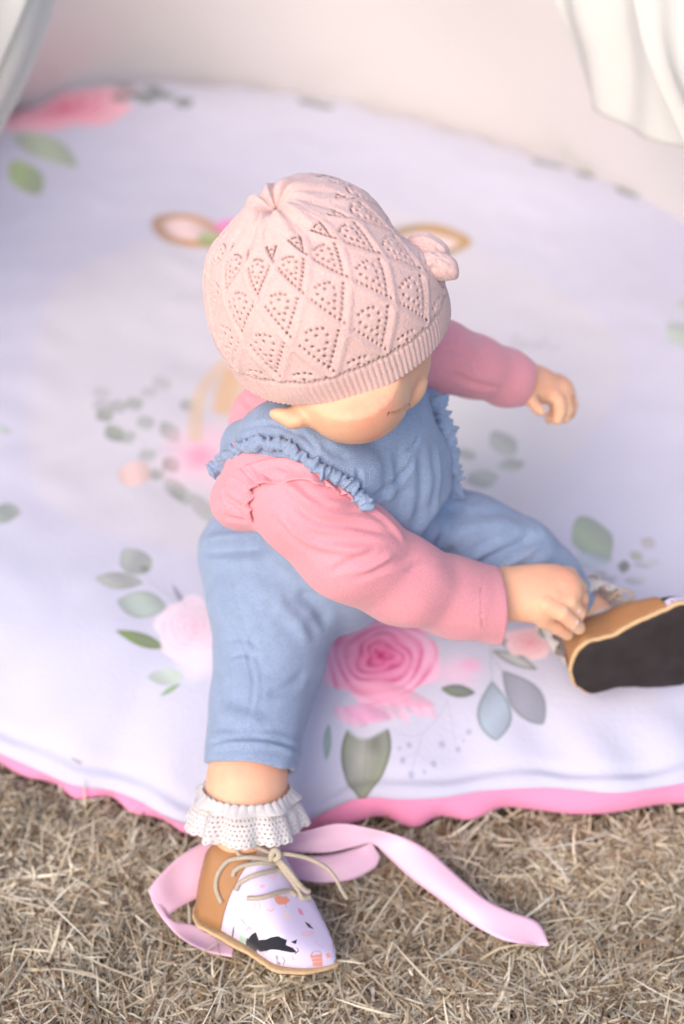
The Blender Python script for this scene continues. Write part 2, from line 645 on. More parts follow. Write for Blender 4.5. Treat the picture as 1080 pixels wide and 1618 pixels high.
def seam_outline():
    pts = [seam_px(x, y) for x, y in SEAM_PX]
    # the sides and back, partly out of the picture or behind the canvas
    side_r = [(0.46, 0.83), (0.56, 1.00), (0.61, 1.20), (0.60, 1.40), (0.52, 1.58)]
    back = [PZ(x, y, 0.05)[:2] for x, y in [(980, 262), (850, 228), (700, 190), (560, 152), (430, 132), (300, 122), (165, 118)]]
    side_l = [(-0.42, 1.86), (-0.53, 1.68), (-0.60, 1.45), (-0.62, 1.2), (-0.57, 1.0), (-0.47, 0.84)]
    return np.array(pts + side_r + [tuple(b) for b in back] + side_l)


MC = np.array([0.0, 1.22])


def mat_height(X, Y, e, th):
    """top height at distance e (m) in from the seam"""
    f = np.clip(e / 0.15, 0, 1)
    s0 = np.where(Y < 1.0, seam_z(X), SEAM_Z)
    z = s0 + (0.080 - s0) * (1 - (1 - f) ** 2.4)
    P = np.column_stack([X, Y])
    z += 0.0022 * wavy(P, 0.11, 1) * np.clip(e / 0.06, 0, 1)
    z += 0.0009 * wavy(P, 0.035, 2) * np.clip(e / 0.03, 0, 1)
    # gathers that run in from the seam
    z += 0.0028 * np.sin(th * 46 + 1.3 * np.sin(th * 11)) * np.exp(-((e - 0.028) / 0.025) ** 2)
    # pressed down by the seated child and by the near leg
    def press(cx, cy, r, dz):
        return -dz * np.exp(-(((X - cx) ** 2 + (Y - cy) ** 2) / r ** 2))
    z += press(-0.02, 0.90, 0.16, 0.012) + press(-0.07, 0.72, 0.05, 0.012) + press(-0.062, 0.66, 0.045, 0.010) + press(0.22, 0.78, 0.06, 0.006)
    # stitched inner circle
    return z


def floor_cushion():
    n = 1000
    out = spline(seam_outline(), n, closed=True)
    rad = out - MC
    th = np.arctan2(rad[:, 1], rad[:, 0])
    R = np.linalg.norm(rad, axis=1)
    s = np.concatenate([np.linspace(0.0, 0.55, 50, endpoint=False), np.linspace(0.55, 1.0, 190)])
    X = MC[0] + rad[None, :, 0] * s[:, None]
    Y = MC[1] + rad[None, :, 1] * s[:, None]
    e = (1 - s)[:, None] * R[None, :] * 0.9
    T = np.broadcast_to(th[None, :], X.shape)
    Z = mat_height(X.ravel(), Y.ravel(), e.ravel(), T.ravel()).reshape(X.shape)
    # rolled flange next to the seam: groove, then a welt
    Z -= 0.0020 * np.exp(-((e - 0.0145) / 0.0045) ** 2)
    Z += 0.0022 * np.exp(-((e - 0.006) / 0.0045) ** 2)
    V = np.stack([X, Y, Z], -1)
    root = bpy.data.objects.new('floor_cushion', None)
    link(root)
    root.location = (MC[0], MC[1], 0)
    V0 = np.array([MC[0], MC[1], 0])
    top = mk('top_cover', V.reshape(-1, 3) - V0, grid_faces(len(s), n, True), None or mat_print_material(), root,
             uv=np.stack([(X.ravel() - PX0) / PSZ, (Y.ravel() - PY0) / PSZ], 1))
    if normals(top)[5000][2] < 0:
        top.data.flip_normals()
    # pink underside bulging out below the seam down to the grass
    a = np.linspace(0, 1, 26)
    Q = []
    nr = rad / R[:, None]
    lump = 1 + 0.5 * wavy(np.column_stack([out, np.zeros(n)]), 0.05, 6)
    sz = np.where(out[:, 1] < 1.0, seam_z(out[:, 0]), SEAM_Z)
    for t in a:
        bul = 0.006 * math.sin(min(1, t * 1.2) * math.pi) * lump * (sz / 0.034) + 0.0030 * lump * np.sin(th * 50 + 2 * np.sin(th * 13)) * math.sin(math.pi * t)
        zz = sz * (1 - t) ** 1.05 + 0.0012
        ins = 0.035 * max(0, t - 0.6) / 0.4
        Q.append(np.column_stack([out + nr * (bul - ins)[:, None], zz]))
    Q = np.vstack(Q)
    und = mk('underside', Q - V0, grid_faces(len(a), n, True), PINK_COTTON, root)
    if (normals(und)[n * 6 + 10][:2] @ nr[10]) < 0:
        und.data.flip_normals()
    tag(root, 'large round white floor cushion printed with watercolour roses, leaves and a fawn', 'cushion')
    return root, top, V.reshape(-1, 3), grid_faces(len(s), n, True)


# ---- the flat print of the cover, painted into an image in the plane of the cushion
PX0, PY0, PSZ, PN = -0.75, 0.5, 1.5, 2300


class Print:
    def __init__(s):
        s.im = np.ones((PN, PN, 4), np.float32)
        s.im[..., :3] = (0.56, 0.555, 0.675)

    def win(s, lo, hi):
        a = np.clip(((np.array(lo) - (PX0, PY0)) / PSZ * PN).astype(int) - 2, 0, PN)
        b = np.clip(((np.array(hi) - (PX0, PY0)) / PSZ * PN).astype(int) + 3, 0, PN)
        if (b <= a).any():
            return None, None, None
        x = PX0 + (np.arange(a[0], b[0]) + 0.5) / PN * PSZ
        y = PY0 + (np.arange(a[1], b[1]) + 0.5) / PN * PSZ
        X, Y = np.meshgrid(x, y)
        return (slice(a[1], b[1]), slice(a[0], b[0])), X, Y

    def blend(s, w, mask, col):
        mask = mask[..., None].astype(np.float32)
        s.im[w][..., :3] = s.im[w][..., :3] * (1 - mask) + np.asarray(col, np.float32) * mask

    def leaf(s, A, B, wd, col, edge=None, vein=None, alpha=0.9, p=1.0, soft=0.0012):
        A, B = np.array(A[:2]), np.array(B[:2])
        m = wd + 0.004
        w, X, Y = s.win(np.minimum(A, B) - m, np.maximum(A, B) + m)
        if w is None: return
        ab = B - A; L = np.linalg.norm(ab); u = ab / L; v = np.array([-u[1], u[0]])
        t = ((X - A[0]) * u[0] + (Y - A[1]) * u[1]) / L
        q = (X - A[0]) * v[0] + (Y - A[1]) * v[1]
        prof = wd * np.sin(np.pi * np.clip(t, 0, 1) ** p) ** 0.75
        inside = prof - np.abs(q)
        k = np.clip(inside / soft, 0, 1) * ((t > 0) & (t < 1))
        tone = 0.5 + 0.5 * np.sin(t * 5 + q / wd * 1.6 + A[0] * 90)
        c = np.array(col)[None, None, :] * (0.68 + 0.36 * tone[..., None])
        s.blend(w, k * min(1, alpha * 1.15) * (0.85 + 0.15 * tone), c)
        if edge is not None:
            ke = np.clip(1 - np.abs(inside - soft) / (soft * 1.6), 0, 1) * ((t > 0) & (t < 1))
            s.blend(w, ke * 0.75, edge)
        if vein is not None:
            kv = np.clip(1 - np.abs(q) / 0.0012, 0, 1) * (inside > 0) * ((t > 0.02) & (t < 0.8))
            s.blend(w, kv * 0.6, vein)

    def line(s, pts, wd, col, alpha=0.7):
        P = spline([p[:2] for p in pts], 16 * len(pts)) if len(pts) > 2 else np.linspace(pts[0][:2], pts[1][:2], 12)
        P = P[:, :2]
        w, X, Y = s.win(P.min(0) - wd * 3, P.max(0) + wd * 3)
        if w is None: return
        d = np.full(X.shape, 1e9)
        for a, b in zip(P[:-1], P[1:]):
            ab = b - a
            t = np.clip(((X - a[0]) * ab[0] + (Y - a[1]) * ab[1]) / max(ab @ ab, 1e-12), 0, 1)
            d = np.minimum(d, np.hypot(X - a[0] - t * ab[0], Y - a[1] - t * ab[1]))
        s.blend(w, np.clip((wd - d) / (wd * 0.6), 0, 1) * alpha, col)

    def blob(s, c, r, col, alpha=0.8, soft=0.5, asp=1.0, rot=0.0):
        c = np.array(c[:2])
        w, X, Y = s.win(c - r * 1.6, c + r * 1.6)
        if w is None: return
        u = (X - c[0]) * math.cos(rot) + (Y - c[1]) * math.sin(rot)
        v = (-(X - c[0]) * math.sin(rot) + (Y - c[1]) * math.cos(rot)) / asp
        d = np.hypot(u, v) / r
        d = d * (1 + 0.06 * np.sin(np.arctan2(v, u) * 5 + c[0] * 300))
        s.blend(w, np.clip((1 - d) / soft, 0, 1) * alpha, col)

    def rose(s, c, R, pale=(0.93, 0.68, 0.80), mid=(0.88, 0.27, 0.45), deep=(0.60, 0.05, 0.20), seed=1, asp=1.0, rings=5.6):
        r = np.random.default_rng(seed)
        c = np.array(c[:2], float)
        w, X, Y = s.win(c - R * 1.3, c + R * 1.3)
        if w is None: return
        dx, dy = (X - c[0]) / R, (Y - c[1] - 0.10 * R) / (R * asp)
        ph = np.arctan2(dy, dx)
        rho = np.hypot(dx, dy)
        edge = 1 + 0.07 * np.sin(5 * ph + seed) + 0.04 * np.sin(9 * ph + 2 * seed)
        k0 = np.floor(rho * rings + ph / (2 * np.pi))
        lobes = 0.5 + 0.5 * np.sin(3 * ph + rho * 8 + seed)
        q = rho * rings * (1 + 0.05 * np.sin(3 * ph + 1.7 * seed)) + ph / (2 * np.pi) + 0.5 * lobes + 0.10 * np.sin(5 * ph - 4 * rho)
        f = q - np.floor(q)
        wob = 0.12 * np.sin(ph * 7 + q * 2)
        brk = 0.55 + 0.45 * np.sin((3 + k0 % 3) * ph + 1.9 * k0 + seed)
        line = (np.exp(-((f - 0.06) / 0.10) ** 2) + 0.8 * np.exp(-((f - 1.0) / 0.26) ** 2)) * (0.35 + 0.65 * np.clip(brk, 0, 1))
        fine = 0.12 * np.sin(ph * 23 + 9 * rho) * np.clip(f - .3, 0, 1)
        line = line + np.clip(fine, 0, 1)
        tone = np.clip(rho / edge, 0, 1)
        body = np.array(pale) * np.clip(tone * 1.15, 0, 1)[..., None] + np.array(mid) * (1 - np.clip(tone * 1.15, 0, 1))[..., None]
        body = body * (1 + wob * .15)[..., None]
        ink = np.array(deep) * (1 - tone)[..., None] ** 0.8 + np.array(mid) * (1 - (1 - tone) ** 0.8)[..., None]
        L = np.clip(line * 1.15 * (1.0 - 0.22 * tone), 0, 1)[..., None]
        col = body * (1 - L) + ink * L
        m = np.clip((1 - rho / edge) / 0.08, 0, 1) * (0.96 - 0.25 * np.clip(rho - 0.7, 0, 1))
        im = s.im[w]
        im[..., :3] = im[..., :3] * (1 - m[..., None]) + np.clip(col, 0, 1) * m[..., None]
        s.blob(c + [0, .1 * R], R * 0.10, deep, 0.8, 0.8, asp)


def mat_print_material():
    pr = Print()
    Z = 0.082

    def M(px, py, z=Z):
        return PZ(px, py, z)[:2]

    def Mf(px, py):
        # the front slope of the cushion is lower than its middle
        z = Z
        for _ in range(3):
            q = PZ(px, py, z)
            e = max(0.0, (q[1] - 0.63))
            z = SEAM_Z + 0.046 * (1 - (1 - min(1, e / 0.15)) ** 2.4)
        return PZ(px, py, z)[:2]

    G, GD, GL = (0.27, 0.31, 0.25), (0.11, 0.14, 0.10), (0.40, 0.44, 0.40)
    # cream wash disc in the middle
    pr.blob(M(505, 560), 0.46, (0.565, 0.545, 0.64), 0.6, 0.35, 1.0)
    pr.blob(M(498, 575), 0.315, (0.60, 0.565, 0.62), 0.8, 0.06, 1.0)
    pr.blob(M(600, 690), 0.24, (0.63, 0.61, 0.60), 0.75, 0.8, 0.9)
    pr.blob(M(640, 640), 0.12, (0.74, 0.72, 0.69), 0.7, 0.7, 1.0)
    # lower front rose and its leaves
    pr.leaf(Mf(584, 1092), Mf(573, 1226), 0.0205, (0.27, 0.30, 0.22), (0.08, 0.10, 0.06), (0.14, 0.17, 0.10), 0.9, 1.05)
    pr.blob(Mf(570, 1165), 0.014, (0.50, 0.50, 0.46), 0.55, 0.9, 1.6)
    pr.blob(Mf(592, 1150), 0.007, (0.12, 0.14, 0.09), 0.5, 0.9, 1.6)
    pr.blob(Mf(586, 1104), 0.030, (0.60, 0.58, 0.69), 1.0, 0.15, 0.72)
    pr.rose(Mf(602, 1032), 0.051, pale=(0.90, 0.50, 0.68), mid=(0.84, 0.12, 0.34), deep=(0.50, 0.02, 0.14), seed=3)
    pr.blob(Mf(535, 1000), 0.012, (0.70, 0.15, 0.32), 0.5, 0.8)
    for k in range(7):
        pr.leaf(Mf(525 + 22 * k, 1095 + 9 * math.sin(k)), Mf(560 + 22 * k, 1118 + 6 * math.sin(k * 2)), 0.006, (0.90, 0.45, 0.62), None, None, 0.5)
    pr.leaf(Mf(533, 1062), Mf(690, 1098), 0.010, (0.92, 0.40, 0.55), None, None, 0.55)
    pr.leaf(Mf(540, 1095), Mf(620, 1118), 0.008, (0.90, 0.35, 0.60), None, None, 0.55)
    pr.blob(Mf(722, 1050), 0.026, (0.88, 0.55, 0.72), 0.65, 0.8, 0.8)
    pr.blob(Mf(745, 1040), 0.012, (0.86, 0.36, 0.58), 0.6, 0.8, 0.8)
    pr.leaf(Mf(519, 1118), Mf(514, 1168), 0.004, (0.26, 0.36, 0.34), None, None, 0.8)
    pr.leaf(Mf(697, 1074), Mf(752, 1080), 0.006, (0.20, 0.24, 0.18), (0.08, 0.11, 0.08), None, 0.95)
    pr.leaf(Mf(778, 1062), Mf(786, 1146), 0.0145, (0.36, 0.43, 0.52), (0.14, 0.20, 0.20), None, 0.85, 1.35)
    pr.leaf(Mf(793, 1048), Mf(862, 1120), 0.0145, (0.30, 0.31, 0.38), (0.18, 0.20, 0.21), None, 0.85, 1.3)
    pr.line([Mf(775, 1015), Mf(776, 1040), Mf(778, 1065)], 0.001, (0.4, 0.45, 0.5))
    pr.line([Mf(775, 1020), Mf(785, 1038), Mf(796, 1052)], 0.001, (0.4, 0.45, 0.5))
    for a, b, wv in [((778, 1020), (850, 1048), 0.006), ((790, 1005), (840, 1030), 0.006)]:
        pr.leaf(Mf(*a), Mf(*b), wv, (0.42, 0.45, 0.40), GD, None, 0.6)
    pr.rose(Mf(838, 1012), 0.022, (0.92, 0.70, 0.72), (0.88, 0.42, 0.45), (0.8, 0.3, 0.35), seed=8, asp=0.8)
    pr.rose(Mf(862, 960), 0.020, (0.80, 0.74, 0.72), (0.62, 0.52, 0.50), (0.4, 0.34, 0.3), seed=9, asp=0.8)
    # berries
    gr = (0.42, 0.42, 0.54)
    pr.line([Mf(708, 1090), Mf(690, 1118), Mf(660, 1140), Mf(628, 1140)], 0.0008, gr, 0.5)
    pr.line([Mf(670, 1135), Mf(660, 1165), Mf(652, 1190)], 0.0008, gr, 0.5)
    pr.line([Mf(708, 1090), Mf(716, 1118), Mf(722, 1146)], 0.0008, gr, 0.5)
    pr.line([Mf(718, 1140), Mf(745, 1130)], 0.0008, gr, 0.4)
    pr.line([Mf(659, 1165), Mf(636, 1175)], 0.0008, gr, 0.4)
    pr.line([Mf(659, 1165), Mf(685, 1178)], 0.0008, gr, 0.4)
    for x, y, rr in [(637, 1177, .0032), (651, 1195, .0032), (687, 1178, .0032), (647, 1155, .003), (632, 1160, .002), (700, 1149, .0034), (726, 1154, .0028), (743, 1131, .0028), (735, 1142, .0015), (672, 1190, .0018)]:
        pr.blob(Mf(x, y), rr, (0.34, 0.35, 0.47), 0.8, 0.5)
    # left sprig
    pr.leaf(M(228, 900), M(196, 862), 0.014, GL, G, None, 0.8, 0.8)
    pr.blob(M(228, 893), 0.006, GD, 0.7, 0.9)
    pr.leaf(M(225, 914), M(150, 910), 0.010, (0.44, 0.46, 0.42), G, None, 0.85, 1.0)
    pr.leaf(M(262, 952), M(184, 942), 0.0155, (0.42, 0.49, 0.44), G, None, 0.85, 1.0)
    pr.line([M(228, 905), M(270, 935), M(300, 965)], 0.001, (0.5, 0.45, 0.42), 0.6)
    pr.leaf(M(298, 960), M(270, 912), 0.003, (0.28, 0.27, 0.34), None, None, 0.8)
    pr.line([M(262, 952), M(310, 965), M(330, 968)], 0.001, (0.5, 0.45, 0.42), 0.5)
    pr.leaf(M(180, 986), M(258, 1010), 0.0065, (0.22, 0.30, 0.10), (0.12, 0.18, 0.05), None, 0.95, 1.2)
    pr.leaf(M(228, 1048), M(290, 1050), 0.008, (0.48, 0.58, 0.46), None, None, 0.7)
    pr.leaf(M(248, 1073), M(284, 1058), 0.0028, (0.25, 0.38, 0.18), None, None, 0.9)
    pr.rose(M(305, 985), 0.034, (0.84, 0.70, 0.78), (0.82, 0.60, 0.70), (0.8, 0.5, 0.6), seed=12, asp=1.1)
    pr.blob(M(312, 1030), 0.022, (0.83, 0.72, 0.80), 0.8, 0.7)
    # leaves at left edge, right edge
    pr.leaf(M(-20, 806), M(32, 806), 0.014, (0.36, 0.42, 0.36), G, None, 0.85)
    pr.leaf(M(-20, 672), M(20, 684), 0.006, (0.45, 0.55, 0.45), None, None, 0.6)
    pr.leaf(M(1062, 540), M(1110, 520), 0.03, (0.42, 0.52, 0.40), None, None, 0.6)
    pr.leaf(M(1070, 490), M(1120, 470), 0.02, (0.55, 0.6, 0.55), None, None, 0.5)
    # right sprig by the knee
    pr.leaf(M(905, 850), M(968, 840), 0.030, (0.33, 0.42, 0.28), G, None, 0.75)
    pr.leaf(M(900, 880), M(970, 876), 0.012, (0.45, 0.52, 0.58), None, None, 0.7)
    pr.leaf(M(985, 900), M(988, 880), 0.006, (0.22, 0.25, 0.22), None, None, 0.85)
    pr.leaf(M(1000, 880), M(1010, 868), 0.007, (0.38, 0.42, 0.34), None, None, 0.8)
    pr.leaf(M(1018, 862), M(1030, 848), 0.008, (0.45, 0.42, 0.42), None, None, 0.7)
    for x0, y0, x1, y1 in [(1000, 888, 1045, 884), (985, 912, 1025, 908), (930, 908, 960, 898), (942, 918, 975, 905), (910, 925, 940, 905)]:
        pr.leaf(M(x0, y0), M(x1, y1), 0.006, (0.50, 0.50, 0.54), None, None, 0.7)
    pr.line([M(920, 940), M(980, 905), M(1030, 850)], 0.0012, (0.5, 0.45, 0.5), 0.5)
    pr.leaf(M(870, 850), M(900, 880), 0.010, (0.46, 0.50, 0.50), None, None, 0.6)
    # leaves beside the bib, middle right
    for x0, y0, x1, y1, wv in [(775, 700, 815, 690, .022), (785, 733, 830, 727, .010), (735, 756, 788, 748, .014), (728, 715, 748, 705, .012)]:
        pr.leaf(M(x0, y0), M(x1, y1), wv, (0.42, 0.45, 0.40), None, None, 0.7)
    # left bouquet, far softer in the picture
    r = np.random.default_rng(4)
    for x, y, rr, a in [(160, 640, .012, .35), (165, 655, .012, .7), (186, 642, .012, .5), (212, 638, .012, .55), (180, 683, .015, .75), (200, 690, .010, .5), (230, 668, .012, .45), (268, 682, .018, .55),
                        (255, 605, .014, .3), (298, 640, .012, .5), (270, 733, .012, .85), (232, 717, .010, .4), (247, 747, .009, .6), (275, 768, .018, .45), (285, 775, .018, .45), (318, 795, .022, .4), (160, 620, .012, .25), (235, 620, .01, .3)]:
        pr.leaf(M(x - 14, y + 5), M(x + 14, y - 5), rr, (0.27, 0.31, 0.25), None, None, a)
    pr.line([M(165, 650), M(220, 690), M(250, 740), M(300, 780)], 0.0016, (0.5, 0.5, 0.45), 0.4)
    pr.leaf(M(185, 742), M(240, 750), 0.020, (0.84, 0.56, 0.50), None, None, 0.7)
    pr.blob(M(325, 715), 0.052, (0.88, 0.52, 0.62), 0.8, 0.7, 1.1)
    pr.blob(M(316, 720), 0.020, (0.88, 0.28, 0.42), 0.7, 0.8, 1.1)
    # the fawn: ears, flower by the ear, legs
    br = (0.55, 0.29, 0.13)
    pr.leaf(M(243, 340), M(365, 392), 0.036, br, None, None, 0.85, 0.8, 0.006)
    pr.leaf(M(258, 348), M(350, 380), 0.024, (0.84, 0.62, 0.60), None, None, 0.95, 0.8, 0.006)
    pr.leaf(M(748, 378), M(600, 375), 0.040, (0.46, 0.28, 0.12), None, None, 0.9, 0.9, 0.006)
    pr.leaf(M(728, 380), M(615, 380), 0.024, (0.80, 0.62, 0.58), None, None, 0.95, 0.9, 0.006)
    pr.blob(M(362, 356), 0.022, (0.88, 0.20, 0.52), 0.9, 0.5)
    pr.leaf(M(312, 384), M(350, 374), 0.018, (0.40, 0.52, 0.22), None, None, 0.8)
    for x, y in [(380, 318), (398, 308), (410, 316), (370, 326)]:
        pr.blob(M(x, y), 0.014, (0.60, 0.58, 0.62), 0.5, 0.9)
    pr.line([M(352, 568), M(325, 605), M(312, 640), M(308, 690)], 0.010, (0.68, 0.50, 0.36), 0.8)
    pr.line([M(370, 585), M(362, 610), M(356, 640)], 0.018, (0.72, 0.42, 0.20), 0.85)
    pr.blob(M(520, 480), 0.13, (0.74, 0.52, 0.36), 0.85, 0.3, 1.0)
    pr.blob(M(480, 620), 0.09, (0.74, 0.55, 0.40), 0.85, 0.4, 1.2)
    # handwriting on the print, unreadable in the picture too
    tx = [(806, 552), (815, 530), (822, 552), (830, 538), (838, 552), (846, 540), (852, 552), (860, 536), (870, 552), (884, 546)]
    pr.line([M(x, y) for x, y in tx], 0.0022, (0.45, 0.42, 0.48), 0.6)
    # far edge
    pr.rose(M(98, 168), 0.100, (0.88, 0.50, 0.58), (0.86, 0.28, 0.38), (0.62, 0.07, 0.20), seed=5, asp=0.8)
    pr.blob(M(98, 172), 0.05, (0.70, 0.06, 0.18), 0.45, 0.9, 0.6)
    pr.leaf(M(20, 205), M(122, 262), 0.022, (0.42, 0.50, 0.34), None, None, 0.8)
    pr.leaf(M(20, 250), M(62, 305), 0.020, (0.36, 0.48, 0.20), None, None, 0.8)
    for x, y, rr in [(195, 130, .022), (190, 155, .014), (215, 150, .016), (232, 158, .016), (250, 148, .018), (262, 152, .014), (290, 163, .016), (240, 135, .016), (486, 150, .020), (510, 156, .022), (855, 242, .016), (880, 245, .014), (940, 252, .022), (925, 262, .016), (975, 258, .014), (992, 298, .024)]:
        pr.leaf(M(x - 14, y + 4), M(x + 14, y - 4), rr * 0.95, (0.20, 0.24, 0.23), None, None, 0.9)
    # small mark near the front left
    pr.line([M(110, 1193, .06), M(118, 1203, .06), M(126, 1207, .06)], 0.0012, (0.25, 0.22, 0.2), 0.8)
    img = bpy.data.images.new('cover_print', PN, PN, float_buffer=False)
    lin = np.clip(pr.im[..., :3], 0, 1)
    pr.im[..., :3] = np.where(lin <= 0.0031308, lin * 12.92, 1.055 * lin ** (1 / 2.4) - 0.055)
    img.pixels.foreach_set(pr.im.ravel())
    img.update()
    img.pack()
    m = material('printed_cotton', (0.8, 0.8, 0.85), 0.85, sheen=0.25, bump=('noise', 260, 0.0006))
    nt = m.node_tree
    t = nt.nodes.new('ShaderNodeTexImage')
    t.image = img
    t.extension = 'EXTEND'
    t.interpolation = 'Cubic'
    nt.links.new(t.outputs['Color'], nt.nodes['Principled BSDF'].inputs['Base Color'])
    return m


# =============================================================== TENT
def sheet(name, rows, mat, parent, nu=60, nv=40, fold=None, thick=0.0015):
    """cloth through rows of world control points; fold(u, v) pushes it along its normal"""
    R_ = [spline(r, nu) for r in rows]
    G_ = np.stack([spline([r[i] for r in R_], nv) for i in range(nu)], 1)  # nv, nu, 3
    du = np.gradient(G_, axis=1); dv = np.gradient(G_, axis=0)
    N = np.cross(du, dv); N /= np.linalg.norm(N, axis=2)[..., None] + 1e-9
    u, v = np.meshgrid(np.linspace(0, 1, nu), np.linspace(0, 1, nv))
    if fold is not None:
        G_ = G_ + N * fold(u, v)[..., None]
    o = mk(name, G_.reshape(-1, 3), grid_faces(nv, nu), mat, parent)
    return solid(o, thick)


def tent():
    root = bpy.data.objects.new('play_tent', None)
    link(root)
    root.location = (0, 1.2, 0)
    off = np.array([0, 1.2, 0])

    def L(rows):
        return [[np.array(p) - off for p in r] for r in rows]
    apex = np.array([0.0, 1.25, 1.75])

    def wall(pts, h=0.30):
        base = [np.array([*p, 0.030]) for p in pts]
        rows = []
        for k in (0, 0.05, 0.12, 0.24, h):
            rows.append([b + (apex - b) * k for b in base])
        return rows
    f = lambda u, v: 0.012 * np.sin(u * 9 + v * 3) * (0.4 + v) + 0.006 * np.sin(u * 23 + 4 * v)
    # base follows the back of the cushion
    sheet('back_wall', L(wall([(-0.62, 1.77), (-0.35, 1.885), (-0.1, 1.87), (0.12, 1.775), (0.28, 1.655), (0.40, 1.50), (0.50, 1.36), (0.60, 1.18), (0.68, 0.95)])), CANVAS, root, nu=140, fold=f)
    sheet('side_wall', L(wall([(-0.62, 1.77), (-0.68, 1.55), (-0.72, 1.3), (-0.74, 1.0)], 0.25)), CANVAS, root, fold=f)
    # left entrance flap, tied back
    rows = [[PD(70, -120, 1.28), PD(85, -120, 1.30), PD(112, -120, 1.34)],
            [PD(26, 0, 1.30), PD(52, 0, 1.32), PD(84, 0, 1.36)],
            [PD(-8, 100, 1.33), PD(15, 100, 1.34), PD(48, 100, 1.38)],
            [PD(-55, 200, 1.36), PD(-30, 200, 1.38), PD(5, 195, 1.41)],
            [PD(-130, 330, 1.40), PD(-100, 320, 1.41), PD(-60, 300, 1.44)]]
    sheet('entrance_flap', L(rows), VOILE, root, fold=lambda u, v: 0.008 * np.sin(u * 14))
    rows = [[PD(-160, -160, 1.16), PD(-60, -160, 1.20), PD(90, -160, 1.24)],
            [PD(-180, 0, 1.18), PD(-80, 0, 1.22), PD(40, 0, 1.26)],
            [PD(-220, 110, 1.20), PD(-140, 110, 1.24), PD(-4, 105, 1.29)],
            [PD(-250, 240, 1.23), PD(-180, 240, 1.27), PD(-50, 220, 1.32)]]
    sheet('voile_sheet', L(rows), VOILE, root, fold=lambda u, v: 0.006 * np.sin(u * 10))  # white voile added past the flap in place of the bright outdoors
    # right entrance flap: two hanging layers of sheer cloth
    rows = [[PD(855, -140, 1.30), PD(930, -140, 1.26), PD(1040, -140, 1.22), PD(1160, -140, 1.2)],
            [PD(868, 0, 1.31), PD(940, 0, 1.27), PD(1040, 0, 1.23), PD(1160, 0, 1.2)],
            [PD(905, 90, 1.32), PD(960, 92, 1.28), PD(1050, 110, 1.24), PD(1170, 120, 1.2)],
            [PD(925, 148, 1.33), PD(975, 195, 1.29), PD(1060, 230, 1.25), PD(1180, 250, 1.2)]]
    sheet('entrance_flap', L(rows), VOILE, root, nu=90, fold=lambda u, v: 0.010 * np.sin(u * 17 + 2 * v) * (1 - 0.5 * v))
    rows = [[PD(985, -140, 1.14), PD(1060, -140, 1.12), PD(1200, -140, 1.1)],
            [PD(1000, 0, 1.15), PD(1070, 0, 1.13), PD(1210, 0, 1.1)],
            [PD(1028, 110, 1.16), PD(1090, 110, 1.13), PD(1210, 100, 1.1)],
            [PD(1085, 235, 1.17), PD(1150, 240, 1.14), PD(1220, 230, 1.1)]]
    sheet('voile_sheet', L(rows), VOILE, root, fold=lambda u, v: 0.006 * np.sin(u * 12))
    tag(root, 'cream canvas teepee with sheer white curtains behind the floor cushion', 'tent')


ground()
straw()
MAT, MAT_TOP, MAT_V, MAT_F = floor_cushion()
MAT_TREE = BVHTree.FromPolygons([tuple(v) for v in MAT_V], [tuple(int(i) for i in f) for f in MAT_F])
tent()
# =============================================================== CHILD
child = bpy.data.objects.new('person', None)
link(child)
SEAT = PZ(480, 880, 0.075)
child.location = SEAT
bpy.context.view_layer.update()


def to_child(o):
    """geometry is written in world coordinates; hang it under the child's base"""
    o.parent = child
    o.matrix_parent_inverse.identity()
    V = coords(o)
    setco(o, V - SEAT)
    return o


def s_(rpx, d):
    return rpx * d / FPX


def J(px, py, d, rpx):
    return (PD(px, py, d), s_(rpx, d))


HC = PD(515, 470, 0.965)               # head centre
HU = CV(-.31, .79, .52)                # hat axis
HE1 = nrm(np.cross(HU, CV(1, 0, 0)))
HE2 = np.cross(HU, HE1)
HR = s_(191, 0.965)
FACE = CV(.74, -.66, .12)


def frame(o, x, up):
    x = nrm(x); up = nrm(up - x * (up @ x)); y = np.cross(up, x)
    M = np.eye(4); M[:3, 0] = x; M[:3, 1] = y; M[:3, 2] = up; M[:3, 3] = o
    return M


# ---- near foot: toes point right and toward the viewer, outer side turned to the viewer
H0, T0 = PZ(318, 1424, .016), PZ(541, 1514, .022)
MR = frame(H0, nrm(T0 - H0), np.array([-.05, .50, .85]))
SHOE_L = float(np.linalg.norm(T0 - H0))


def inR(x, y, z):
    return MR[:3, :3] @ np.array([x, y, z]) + MR[:3, 3]


ML = frame(PD(903, 1066, 1.128), CV(.955, .235, -.02), CV(-.42, .50, -.76))


def inL(x, y, z):
    return ML[:3, :3] @ np.array([x, y, z]) + ML[:3, 3]


ANKLE = [J(391, 1222, 1.082, 57), J(389, 1244, 1.078, 57.5), J(388, 1266, 1.074, 53), J(384, 1300, 1.068, 51), (inR(.030, .001, .056), .0205), (inR(.030, 0, .034), .019)]


